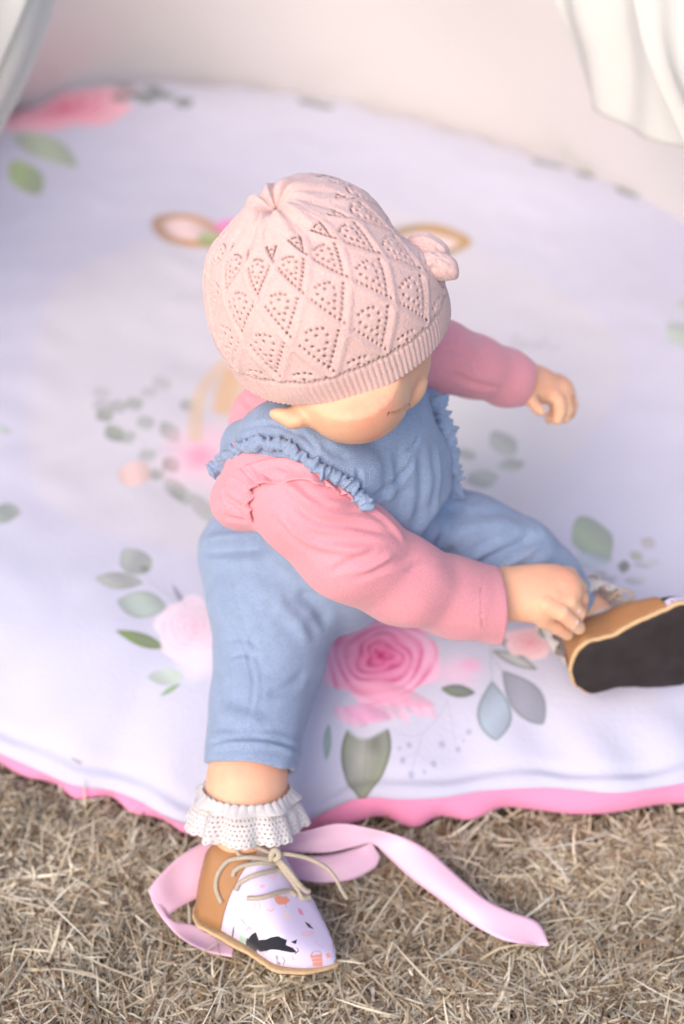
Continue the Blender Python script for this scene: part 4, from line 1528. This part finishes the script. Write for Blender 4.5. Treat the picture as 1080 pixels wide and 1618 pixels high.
def gathers(name, base, wd, thick, n, seed, parent):
    """bunched denim frill: cloth pleats crowded across a line"""
    P = spline(base, n)
    f = Field(P.min(0) - .025, P.max(0) + .025, 0.0009)
    r = np.random.default_rng(seed)
    T = np.gradient(P, axis=0); T /= np.linalg.norm(T, axis=1)[:, None]
    for i in range(n):
        v = nrm(CAM - P[i])
        side = nrm(np.cross(T[i], v))
        a = r.normal(0, .22)
        ax1 = nrm(side * math.cos(a) + T[i] * math.sin(a) + v * r.normal(0, .35))
        ax2 = nrm(np.cross(v, ax1)); ax3 = np.cross(ax1, ax2)
        k = r.uniform(.75, 1.25)
        f.ell(P[i] + side * r.normal(0, .0012) + v * r.uniform(-.001, .0022), [ax1, ax2, ax3], (wd * k, thick * r.uniform(.7, 1.2), thick * 1.9 * k), .0022)
    o = f.mesh(name, DENIM)
    V, N = coords(o), normals(o)
    setco(o, V + N * (.0004 * wavy(V, .003, seed) + .0003 * wavy(V, .0015, seed + 1))[:, None] - SEAT)
    o.parent = parent
    return o


gathers('armhole_frill', [on(x, y, .003) for x, y in [(332, 744), (346, 732), (366, 716), (390, 702), (416, 698), (446, 702), (474, 718), (502, 738), (530, 752), (556, 766), (574, 784), (578, 802)]], .0055, .0021, 46, 4, OVER)
# far frill along the bib
gathers('armhole_frill', [PD(x, y, d) for x, y, d in [(690, 630, 1.075), (700, 665, 1.080), (708, 705, 1.085), (713, 745, 1.095), (718, 785, 1.11)]], .0080, .0022, 26, 7, OVER)
# pink shoulder frill of the shirt, standing over the sleeve seam
pb = [(360, 792), (372, 768), (400, 754), (440, 748), (480, 756), (520, 768), (560, 776)]
po = [(398, 832), (396, 800), (398, 778), (436, 766), (484, 764), (520, 772), (562, 782)]
frill('shoulder_frill', [on(x, y, .002) for x, y in [(352, 800), (350, 770), (372, 745), (410, 728), (450, 724), (490, 738), (530, 760)]],
      [on(x, y, .0035) for x, y in [(398, 828), (396, 790), (404, 768), (440, 762), (480, 758), (520, 770), (556, 788)]], JERSEY, SHIRT, 6, .0026, .0016, seed=12, nv=16)
tag(child, 'baby in dusty pink knitted hat and denim overalls seated on the cushion, holding one foot', 'baby')
# =============================================================== SHOES, SOCKS
def shoe_half(x, L, w, heel=1.0, tc=.80):
    """half width of the sole at x (0 heel .. L toe)"""
    t = np.clip(x / L, 0, 1)
    base = np.interp(t, [0, .12, .3, .5, .72, .88, 1.0], [.78 * heel, .86 * heel, .84 * heel, .90, 1.06, 1.0, .80])
    cap = np.where(t < .16, np.sqrt(np.clip(1 - ((.16 - t) / .16) ** 2, 0, 1)), np.where(t > tc, np.clip(1 - ((t - tc) / (1 - tc)) ** 1.7, 0, 1) ** .62, 1))
    return w / 2 * base * cap


def make_shoe(name, M, L=0.120, W=0.054, toe=None, hh=0.046, prt=True, q1=.47, heel=1.0, tc=.80, qs=.07, qa=24, bulge=0.0, lown=1.0, med=0.0):
    """M: 4x4 (numpy) shoe frame to world. x to the toe, y to the left of the foot, z up from the sole"""
    root = bpy.data.objects.new(name, None)
    link(root, child)

    def w(P):
        P = np.asarray(P, float)
        return P @ M[:3, :3].T + M[:3, 3] - SEAT
    n = 160
    # outline of the sole as a closed loop
    xs = L / 2 - L / 2 * np.cos(np.linspace(0, np.pi, n // 2 + 1))
    hw = shoe_half(xs, L, W, heel, tc)
    if toe is not None:
        off = toe * np.clip((xs / L - .45) / .55, 0, 1) ** 1.6
    else:
        off = xs * 0
    bl_ = bulge * np.sin(np.pi * np.clip(xs / L, 0, 1)) ** .8
    hwL, hwR = (hw - .35 * bl_) * (1 - med * np.clip((xs / L - .35) / .5, 0, 1)), hw + bl_
    loop = np.vstack([np.column_stack([xs, off + hwL]), np.column_stack([xs[::-1], (off - hwR)[::-1]])[1:-1]])
    C = np.array([L / 2, 0.0])

    def slab(nm, z0, z1, grow, mat):
        V, rings = [], []
        P = loop
        nn = len(P)
        T = np.roll(P, -1, 0) - np.roll(P, 1, 0)
        N = np.column_stack([T[:, 1], -T[:, 0]]); N /= np.linalg.norm(N, axis=1)[:, None] + 1e-9
        if ((P - C) * N).sum() < 0: N = -N
        Q = P + N * grow
        r = np.random.default_rng(3)
        jag = 0.00035 * np.convolve(r.normal(size=nn + 4), np.ones(5) / 2.2, 'valid')[:, None] * N
        for z, g in [(z0, -.0012), (z0 + .0004, 0), ((z0 + z1) / 2, .0003), (z1 - .0003, 0), (z1, -.0010)]:
            V.append(np.column_stack([Q + N * g + jag, np.full(nn, z)]))
        for z, f_ in ((z1, .5), ):
            V.append(np.column_stack([C + (Q - C) * f_, np.full(nn, z)]))
        V = np.vstack([np.vstack([np.column_stack([C + (Q - C) * .5, np.full(nn, z0)])])] + V)
        F = grid_faces(7, nn, True)
        k = len(V)
        V = np.vstack([V, [[*C, z0]], [[*C, z1]]])
        j = np.arange(nn)
        F = [tuple(f) for f in F] + [(k, int(a), int((a + 1) % nn)) for a in j] + [(k + 1, int(6 * nn + (a + 1) % nn), int(6 * nn + a)) for a in j]
        me = bpy.data.meshes.new(nm)
        me.from_pydata([tuple(v) for v in w(V)], [], [tuple(int(i) for i in f) for f in F])
        import bmesh
        bm = bmesh.new(); bm.from_mesh(me); bmesh.ops.recalc_face_normals(bm, faces=bm.faces); bm.to_mesh(me); bm.free()
        me.polygons.foreach_set('use_smooth', np.ones(len(me.polygons), bool))
        me.materials.append(mat)
        return link(bpy.data.objects.new(nm, me), root)
    slab('sole', 0.0, 0.0022, -0.0006, RUBBER)
    slab('welt', 0.0023, 0.0052, 0.0016, RAW_EDGE)

    # the upper as a dome over the sole: (x, a) with a from -90 (right side) to 90 (left side)
    def upper(x, a, out=0.0):
        t = np.clip(x / L, 0, 1)
        hwid = np.where(a < 0, np.interp(x, xs, hwR), np.interp(x, xs, hwL)) - 0.0022 + out
        o_ = np.interp(x, xs, off)
        h = np.interp(t, [0, .03, .10, .28, .42, .60, .78, .90, .97, 1.0], [.55, .80, .96, 1.0, .94, .72 * lown, .48 * lown, .33 * lown, .20, .09]) * hh + out
        lean = np.interp(t, [0, .1, .3, .5, 1], [.55, .50, .48, .46, .36])     # how vertical the sides are
        sa, ca = np.sin(a), np.cos(a)
        y = o_ + hwid * np.sign(sa) * np.abs(sa) ** np.interp(t, [0, .35, .6, 1], [.8, 1.1, .85, .75])
        z = 0.0046 + (h - .0046) * np.abs(ca) ** lean
        return np.stack([x, y, z], -1)

    def patch(nm, xf0, xf1, a0, a1, mat, out, nu=70, nv=70, uv=False, wr=0.0):
        A = np.linspace(a0, a1, nv)
        u = np.linspace(0, 1, nu)[:, None]
        x0 = xf0(A)[None, :]; x1 = xf1(A)[None, :]
        X = x0 + (x1 - x0) * u
        AA = np.broadcast_to(A[None, :], X.shape)
        P = upper(X, AA, out)
        Q = P.reshape(-1, 3)
        if wr:
            Q = Q + np.column_stack([Q[:, 0] * 0, np.sign(Q[:, 1]) * wr * wavy(Q, .016, 5), wr * wavy(Q, .018, 6)])
        uvs = np.column_stack([Q[:, 0] / L, 0.5 + AA.reshape(-1) / np.pi]) if uv else None
        o = mk(nm, w(Q), grid_faces(nu, nv), mat, root, uv=uvs)
        solid(o, 0.0012, -1.0 if False else 0.0)
        return o
    front = lambda A: np.full_like(A, L * 0.995)
    D90 = math.pi / 2 * .999
    vm = patch('vamp', lambda A: np.full_like(A, L * .27), front, -D90, D90, prt, 0.0, 110, 120, uv=True, wr=.0003)
    # quarters: wrap the heel and sides, open over the tongue
    qx = lambda A: L * (q1 + qs * (np.abs(A) / (math.pi / 2)) ** 2 - .10 * np.clip((math.radians(qa + 10) - np.abs(A)) / math.radians(14), 0, 1))
    x_top = lambda A: np.interp(np.abs(A), [0, math.radians(14), math.radians(45), math.pi / 2], [L * .26, L * .18, L * .02, L * .004])
    for sgn in (-1, 1):
        a0, a1 = sorted([sgn * math.radians(qa), sgn * D90])
        patch('quarter', x_top, qx, a0, a1, SUEDE, 0.0014, 60, 60, wr=.0006)
    # heel counter closing the back
    A = np.linspace(-D90, D90, 60)
    return root, w, upper, xs


# flat print of the vamp: a collie, small birds, a basket
def print_vamp():
    n = 1024
    im = np.ones((n, n, 4), np.float32); im[..., :3] = (0.72, 0.62, 0.79)
    v, u = np.meshgrid((np.arange(n) + .5) / n, (np.arange(n) + .5) / n, indexing='ij')     # u along the shoe, v across

    def ellipse(cu, cv, a, b, rot, col, al=1.0, soft=.15):
        x = (u - cu) * math.cos(rot) + (v - cv) * math.sin(rot); y = -(u - cu) * math.sin(rot) + (v - cv) * math.cos(rot)
        m = np.clip((1 - np.hypot(x / a, y / b)) / soft, 0, 1)[..., None] * al
        im[..., :3] = im[..., :3] * (1 - m) + np.array(col) * m

    def stroke(pts, wd, col, al=1.0):
        for (a, b), (c, d) in zip(pts[:-1], pts[1:]):
            L2 = max((c - a) ** 2 + (d - b) ** 2, 1e-9)
            t = np.clip(((u - a) * (c - a) + (v - b) * (d - b)) / L2, 0, 1)
            m = np.clip((wd - np.hypot(u - a - t * (c - a), v - b - t * (d - b))) / (wd * .5), 0, 1)[..., None] * al
            im[..., :3] = im[..., :3] * (1 - m) + np.array(col) * m
    return im, ellipse, stroke


def hf_(px, py, root_trees):
    return on(px, py, .0, root_trees)


# world -> print coordinates of the near shoe so the dog sits where the photograph has it
def vamp_material():
    im, ell_, stroke = print_vamp()
    n = im.shape[0]
    black, orange, pink = (.018, .018, .022), (.80, .22, .08), (.80, .25, .40)
    # placed by (u, v); v < .5 is the outer side facing the viewer
    def dog(cu, cv, s, rot):
        def p(x, y):      # x forward along the dog, y up the dog's back
            return (cu + s * (x * math.cos(rot) - y * math.sin(rot)), cv + s * (x * math.sin(rot) + y * math.cos(rot)))
        ell_(*p(-.02, .22), s * .55, s * .30, rot, (.86, .80, .88), 1)
        for x, y, a, b in [(-.35, .02, .42, .22), (.05, .00, .40, .17), (.42, .03, .30, .17), (-.62, -.14, .26, .12), (.72, -.05, .22, .10)]:
            ell_(*p(x, y), s * a, s * b, rot, black)
        ell_(*p(-.50, .30), s * .10, s * .20, rot + .5, black)
        ell_(*p(.88, -.02), s * .12, s * .06, rot, black)
        ell_(*p(.95, .12), s * .10, s * .06, rot + .6, black)
        ell_(*p(.82, -.22), s * .20, s * .08, rot - .5, (.9, .88, .9))
        stroke([p(-.8, -.2), p(-.95, -.36), p(-.75, -.42), p(-.55, -.30)], .006, black)
        stroke([p(-.45, -.2), p(-.60, -.45), p(-.4, -.5)], .010, black)
        stroke([p(.25, -.15), p(.20, -.48), p(.32, -.55)], .005, (.3, .28, .32)); stroke([p(.45, -.15), p(.48, -.5)], .005, (.3, .28, .32))
        stroke([p(-.3, -.2), p(.1, -.32), p(.5, -.2)], .004, (.35, .3, .38))
        stroke([p(.6, -.25), p(.7, -.42)], .004, (.4, .36, .4))
    return im, ell_, stroke, dog, n


im, ell_, stroke, dog, n_ = vamp_material()
PRINT = material('animal_print_cotton', (0.8, 0.72, 0.86), 0.85, sheen=0.2, bump=('noise', 1200, 0.0002))
rootR, wR, upR, _ = make_shoe('shoe', MR, L=SHOE_L, W=0.066, toe=-.015, hh=0.071, prt=PRINT, q1=.38, qs=-.09, qa=12, tc=.66, bulge=.010, lown=.85, med=.42)


_uu, _aa = np.meshgrid(np.linspace(.25, .995, 260), np.linspace(-1.56, 1.56, 460), indexing='ij')
_q = wR(upR(_uu.ravel() * SHOE_L, _aa.ravel())) + SEAT - CAM
_d = _q @ _F
_x = 540 + FPX * (_q @ _R) / _d
_y = 809 - FPX * (_q @ _U) / _d


def uv_at(px, py):
    """print coordinates under a photo point of the near shoe"""
    e = (_x - px) ** 2 + (_y - py) ** 2
    c = np.where(e < 4.0)[0]
    i = c[np.argmin(_d[c])] if len(c) else int(np.argmin(e))
    if len(c):
        c = c[_d[c] < _d[i] + .004]
        i = c[np.argmin(e[c])]
    return (_d[i], e[i], _uu.ravel()[i], .5 + _aa.ravel()[i] / math.pi)


def uvp(px, py):
    b_ = uv_at(px, py)
    return (b_[2], b_[3]) if b_ else None


def mapped(px, py, c):
    """local linear map from photo offsets to print coordinates around c"""
    return uvp(px, py) or c


import itertools
def pdraw(center, shapes):
    """draw small print figures: shapes given in photo points"""
    for kind, pts, *rest in shapes:
        q = [uvp(*p) for p in pts]
        if any(v is None for v in q):
            continue
        if kind == 'poly':
            fill(q, rest[0], rest[1] if len(rest) > 1 else 1)
        else:
            stroke(q, rest[0], rest[1], rest[2] if len(rest) > 2 else 1)


def fill(q, col, al=1.0):
    q = np.array(q)
    v, u = np.meshgrid((np.arange(n_) + .5) / n_, (np.arange(n_) + .5) / n_, indexing='ij')
    ins = np.zeros(u.shape, bool)
    m = len(q)
    for i in range(m):
        (x0, y0), (x1, y1) = q[i], q[(i + 1) % m]
        if y0 == y1: continue
        c = ((y0 > v) != (y1 > v)) & (u < (x1 - x0) * (v - y0) / (y1 - y0) + x0)
        ins ^= c
    im[ins, :3] = im[ins, :3] * (1 - al) + np.array(col, np.float32) * al


def zp(pts, zx=220, zy=1280, s=3.176):
    return [(zx + x / s, zy + y / s) for x, y in pts]


BK, WH = (.018, .018, .024), (.86, .82, .88)
pdraw(None, [
    ('poly', zp([(590, 610), (640, 595), (690, 612), (730, 632), (690, 655), (610, 650)]), WH),
    ('poly', zp([(505, 705), (515, 680), (545, 650), (590, 612), (602, 650), (640, 648), (700, 632), (738, 650), (735, 675), (770, 690), (790, 712), (760, 712), (700, 700), (640, 705), (600, 712), (560, 740), (545, 735), (570, 705)]), BK),
    ('poly', zp([(758, 660), (790, 650), (785, 672)]), BK),
    ('stroke', zp([(502, 706), (520, 728), (548, 745)]), .005, BK), ('stroke', zp([(505, 708), (540, 705), (570, 704)]), .004, BK),
    ('stroke', zp([(790, 690), (798, 705), (780, 718)]), .004, (.2, .18, .2)),
    ('poly', zp([(682, 735), (690, 722), (700, 735), (694, 758)]), (.25, .24, .28), .8), ('stroke', zp([(694, 735), (690, 768), (705, 772)]), .003, (.3, .28, .3)),
    ('stroke', zp([(716, 735), (728, 755), (722, 768)]), .003, (.3, .28, .3)), ('stroke', zp([(610, 725), (650, 712), (690, 712)]), .003, (.55, .5, .6), .7),
    ('stroke', zp([(770, 728), (768, 745), (778, 745)]), .003, (.4, .38, .4)),
    ('poly', zp([(856, 728), (914, 722), (918, 776), (868, 776)]), (.74, .30, .24)), ('stroke', zp([(858, 730), (868, 710), (900, 705), (914, 724)]), .004, (.6, .3, .28)),
    ('stroke', zp([(860, 742), (914, 738)]), .003, (.85, .75, .8)), ('stroke', zp([(862, 758), (914, 754)]), .003, (.85, .75, .8)),
    ('poly', zp([(670, 440), (690, 432), (735, 436), (752, 455), (735, 475), (700, 478), (680, 465)]), (.82, .26, .10), .85),
    ('stroke', zp([(725, 470), (735, 488)]), .004, (.8, .3, .2)), ('stroke', zp([(577, 466), (583, 490)]), .005, (.75, .35, .40)), ('stroke', zp([(600, 464), (606, 490)]), .005, (.75, .35, .40)),
    ('poly', zp([(640, 335), (690, 330), (670, 358)]), (.85, .5, .6), .7), ('poly', zp([(712, 525), (765, 522), (760, 545), (720, 545)]), (.86, .62, .52), .7),
    ('poly', zp([(790, 490), (812, 500), (822, 530), (800, 520)]), (.80, .22, .40), .9), ('poly', zp([(826, 560), (850, 572), (872, 598), (845, 590)]), BK, .95),
    ('poly', zp([(808, 608), (875, 606), (872, 630), (812, 634)]), (.82, .52, .62), .8), ('stroke', zp([(512, 545), (535, 570)]), .004, (.3, .5, .4)),
    ('stroke', zp([(455, 640), (468, 615)]), .008, (.05, .05, .06)),
    ('poly', zp([(560, 520), (590, 512), (600, 530), (572, 538)]), (.85, .55, .62), .8), ('poly', zp([(600, 380), (622, 372), (630, 388), (608, 396)]), (.80, .40, .55), .8),
    ('stroke', zp([(640, 500), (656, 508), (672, 500)]), .004, (.8, .45, .3)), ('stroke', zp([(880, 660), (900, 680), (925, 690)]), .004, (.75, .35, .5)),
    ('poly', zp([(930, 720), (950, 715), (960, 735), (940, 742)]), (.82, .30, .20), .8), ('stroke', zp([(470, 690), (485, 720)]), .004, (.4, .6, .45)),
    ('poly', zp([(640, 555), (668, 548), (672, 566), (646, 572)]), (.84, .62, .70), .9), ('stroke', zp([(540, 600), (552, 585), (566, 596)]), .004, (.75, .4, .55)),
])
img = bpy.data.images.new('vamp_print', n_, n_)
lin = np.clip(im[..., :3], 0, 1)
im[..., :3] = np.where(lin <= 0.0031308, lin * 12.92, 1.055 * lin ** (1 / 2.4) - 0.055)
img.pixels.foreach_set(im.ravel()); img.update(); img.pack()
t_ = PRINT.node_tree.nodes.new('ShaderNodeTexImage'); t_.image = img
PRINT.node_tree.links.new(t_.outputs['Color'], PRINT.node_tree.nodes['Principled BSDF'].inputs['Base Color'])

# ---- far foot: sole toward the viewer, toes out of the picture to the right

rootL, wL, upL, _ = make_shoe('shoe', ML, L=0.122, W=0.082, hh=0.046, prt=PRINT, q1=.60, heel=.80)


def wtree(objs):
    V, F = [], []
    for o in objs:
        k = len(V)
        V += [(Vector(v.co) + Vector(SEAT))[:] for v in o.data.vertices]
        F += [tuple(i + k for i in p.vertices) for p in o.data.polygons]
    return BVHTree.FromPolygons(V, F)


SHOE_TREE = wtree([o for o in rootR.children])
BT = wtree([BODY])


def shoe_pt(px, py, lift):
    h = hit(SHOE_TREE, px, py) or hit(BT, px, py)
    if h is None:
        return PD(px, py, 1.05)
    return PD(px, py, (h[0] - CAM) @ _F - lift)


# laces of the near shoe
def lace(pts, lift=.0022, r=.00175, ends=None, zs=None):
    P = zp(pts)
    W = [shoe_pt(*p, lift) if isinstance(lift, float) else shoe_pt(*p, l) for p, l in zip(P, lift if not isinstance(lift, float) else [lift] * len(P))]
    o = tube('lace', np.array(W) - SEAT, r, CORD, rootR, seg=8, n=60)
    return o


lace([(470, 333), (478, 305), (510, 282), (570, 268), (640, 264), (700, 274)])
lace([(484, 402), (500, 368), (545, 340), (600, 320), (660, 306), (715, 296)], .0028)
lace([(540, 442), (600, 440), (650, 428), (700, 412), (750, 405), (785, 425)], .0022)
lace([(690, 300), (740, 318), (770, 345), (790, 400)], .003, .0016)
lace([(500, 240), (560, 236), (640, 244), (690, 250)], .0045)


def cord_free(pts, d0, r=.0017):
    """free end of a lace: photo points with their own depths"""
    P = zp([p[:2] for p in pts])
    W = []
    for (x, y), p in zip(P, pts):
        h = hit(SHOE_TREE, x, y)
        W.append(PD(x, y, p[2] if h is None else min(p[2], (h[0] - CAM) @ _F - .0022)))
    return tube('lace', np.array(W) - SEAT, r, CORD, rootR, seg=8, n=60)


K = float((shoe_pt(*zp([(675, 235)])[0], .006) - CAM) @ _F)
cord_free([(670, 236, K), (600, 232, K - .002), (520, 238, K - .001), (450, 252, K + .0), (405, 300, K + .003), (386, 350, K + .006), (386, 400, K + .008), (412, 464, K + .008)], 0)
cord_free([(680, 224, K), (620, 198, K - .003), (560, 176, K - .004), (505, 176, K - .003), (490, 200, K - .002), (510, 228, K - .003), (570, 236, K - .004), (665, 240, K - .003)], 0)
cord_free([(690, 215, K - .002), (760, 222, K), (850, 242, K + .004), (930, 282, K + .006), (980, 335, K + .008), (1012, 395, K + .012), (1042, 442, K + .017)], 0, .0016)
cord_free([(690, 236, K - .002), (730, 280, K - .001), (770, 330, K), (800, 370, K + .002), (830, 400, K + .005), (852, 408, K + .007)], 0, .0021)
cord_free([(684, 240, K - .001), (720, 292, K), (765, 350, K + .001), (795, 400, K + .003), (815, 438, K + .006), (855, 436, K + .008)], 0, .0021)
cord_free([(655, 250, K - .003), (672, 205, K - .006), (692, 205, K - .006), (700, 232, K - .005), (676, 250, K - .004)], 0, .0024)
# one lace loop of the far shoe
tube('lace', np.array([PD(960, 948, 1.17), PD(975, 936, 1.165), PD(990, 934, 1.165), (PD(1000, 944, 1.166)), PD(985, 950, 1.168), PD(970, 944, 1.168)]) - SEAT, .0016, CORD, rootL, n=40)


# =============================================================== SOCK FRILLS
def sock(nm, A0, A1, ax_side, r0, r1, r2, waves, amp, seed, skew=0.0, sleeve=None):
    """ankle sock of white cotton with a crocheted frill. A0 top of the frill, A1 its lower end"""
    root = bpy.data.objects.new(nm, None)
    link(root, child)
    ax = nrm(A1 - A0)
    e1 = nrm(ax_side - ax * (ax_side @ ax)); e2 = np.cross(ax, e1)
    Hh = np.linalg.norm(A1 - A0)
    nu, nv = 900, 64
    th = np.linspace(0, 2 * np.pi, nu, endpoint=False)
    S = np.linspace(0, 1, nv)
    T, SS = np.meshgrid(th, S)
    r = r0 + (r1 - r0) * np.minimum(1, SS * 2.2) + (r2 - r1) * SS ** 1.3
    wv = np.sin(waves * T + 1.4 * np.sin(2 * T + seed) + .8 * SS) + .4 * np.sin(waves * 1.9 * T + seed)
    r = r + amp * wv * (0.25 + 0.75 * SS)
    r += .0022 * np.exp(-((SS - .10) / .10) ** 2)
    scal = .0016 * np.abs(np.sin(24 * T))
    Z = SS * Hh + scal * np.clip((SS - .8) / .2, 0, 1) - .0022 * np.abs(np.sin(13 * T + 1)) * np.clip((.15 - SS) / .15, 0, 1)
    P = A0 + (np.cos(T) * r)[..., None] * e1 + (np.sin(T) * r)[..., None] * e2 + Z[..., None] * ax
    # crochet relief and eyelets
    u = T / (2 * np.pi) * 76; v = SS * 8
    row = np.floor(v)
    fu = (u + .5 * (row % 2)) - np.floor(u + .5 * (row % 2)); fv = v - row
    d = np.hypot((fu - .5) * 1.0, (fv - .5) * 1.15)
    N = (np.cos(T))[..., None] * e1 + (np.sin(T))[..., None] * e2
    P = P + N * (.0005 * np.clip(d * 2, 0, 1))[..., None]
    hol = (d < .27) & (SS > .10) & (SS < .97)
    F = grid_faces(nv, nu, True)
    keep = hol.ravel()[F].sum(1) < 4
    o = mk('frill', P.reshape(-1, 3) - SEAT, F[keep], WHITE_LACE, root)
    solid(o, .0006)
    # turned back upper edge: a second, shorter frill
    r = r0 + .0035 + (r1 - r0) * .9 * SS + amp * .8 * np.sin((waves - 2) * T + 2.0) * SS
    P = A0 - ax * .0016 + (np.cos(T) * r)[..., None] * e1 + (np.sin(T) * r)[..., None] * e2 + (SS * Hh * .25 - .0016 * np.abs(np.sin(17 * T)) * (1 - SS))[..., None] * ax
    P = P + N * (.0004 * np.clip(d * 2, 0, 1))[..., None]
    o = mk('frill', P.reshape(-1, 3) - SEAT, F, WHITE_LACE, root)
    solid(o, .0006)
    # foot of the sock
    if sleeve:
        tube('sock_foot', np.array([p for p, _ in sleeve]) - SEAT, [q for _, q in sleeve], WHITE_LACE, root, seg=28, n=40)
    return root


aA, aB = PD(389, 1250, 1.074), PD(388, 1297, 1.079)
sock('sock', aA, aB, np.array([1.0, 0, 0]), .0292, .036, .0445, 9, .0032, 2,
     sleeve=[(p_, r_ + .0024) for p_, r_ in ANKLE[3:]] + [(inR(.045, 0, .024), .0185)])
aA, aB = inL(.024, 0, .066), inL(.030, 0, .050)
sock('sock', aA - nrm(aB - aA) * .012, aB, np.array([1.0, 0, 0]), .026, .031, .036, 9, .0028, 5,
     sleeve=[(inL(.026, 0, .062), .0235), (inL(.030, 0, .05), .0235), (inL(.034, 0, .030), .020)])


# =============================================================== RIBBON
def ribbon(nm, secs, parent, off, up=0.014):
    """satin strip through cross sections (x1, y1, z1, x2, y2, z2): photo points at world heights"""
    A = spline([PZ(s[0], s[1], s[2] + up) for s in secs], 90)
    B = spline([PZ(s[3], s[4], s[5] + up) for s in secs], 90)
    nv = 9
    G_ = []
    for t in np.linspace(0, 1, nv):
        P = A + (B - A) * t
        G_.append(P)
    G_ = np.stack(G_)
    N = np.cross(np.gradient(A, axis=0), B - A); N /= np.linalg.norm(N, axis=1)[:, None] + 1e-9
    prof = .0022 * np.sin(np.pi * np.linspace(0, 1, nv))[:, None, None]
    G_ = G_ + N[None] * prof * np.sin(np.linspace(0, 7, 90))[None, :, None]
    o = mk(nm, G_.reshape(-1, 3) - off, grid_faces(nv, 90), SATIN, parent)
    solid(o, .0005)
    return o


rb = bpy.data.objects.new('satin_ribbon', None)
link(rb)
RB0 = PZ(480, 1350, 0.0)
rb.location = RB0
# long tail to the right
ribbon('tail', [(392, 1322, .032, 396, 1345, .022), (440, 1316, .036, 440, 1344, .024), (480, 1313, .038, 480, 1347, .024), (534, 1301, .040, 520, 1346, .026), (585, 1309, .038, 560, 1338, .026),
                (640, 1324, .034, 588, 1333, .026), (680, 1346, .030, 612, 1353, .022), (714, 1376, .026, 645, 1384, .018), (764, 1419, .022, 696, 1422, .015), (805, 1440, .018, 740, 1456, .012), (849, 1457, .014, 792, 1484, .010), (868, 1494, .010, 840, 1492, .010)], rb, RB0)
# folded loop below it
ribbon('loop', [(587, 1331, .025, 601, 1354, .015), (560, 1340, .022, 590, 1372, .011), (522, 1350, .020, 552, 1390, .010), (486, 1352, .020, 505, 1394, .010), (440, 1352, .020, 450, 1386, .010), (395, 1350, .018, 400, 1380, .010)], rb, RB0)
# loop on the left
ribbon('loop', [(352, 1318, .034, 352, 1400, .012), (322, 1330, .034, 326, 1412, .012), (283, 1353, .034, 300, 1424, .014), (251, 1384, .032, 276, 1438, .016), (234, 1405, .028, 266, 1450, .014)], rb, RB0)
ribbon('loop', [(234, 1405, .0275, 266, 1417, .018), (244, 1432, .022, 266, 1450, .015), (267, 1464, .016, 288, 1458, .013), (292, 1486, .012, 312, 1462, .010), (327, 1503, .010, 340, 1472, .008), (366, 1512, .009, 372, 1484, .007)], rb, RB0)
tag(rb, 'pale pink satin ribbon looped behind the near shoe and trailing over the grass', 'ribbon')

# a cut twig lying on the front of the cushion
TW = np.array(hit(MAT_TREE, 118, 1203)[0])
tw = tube('dry_twig', [TW + np.array([-.004, .004, .0012]), TW + np.array([0, 0, .0016]), TW + np.array([.005, -.003, .0012])], .0005, CORD)
tag(tw, 'tiny dry grass stalk lying on the front left of the white cushion', 'twig')
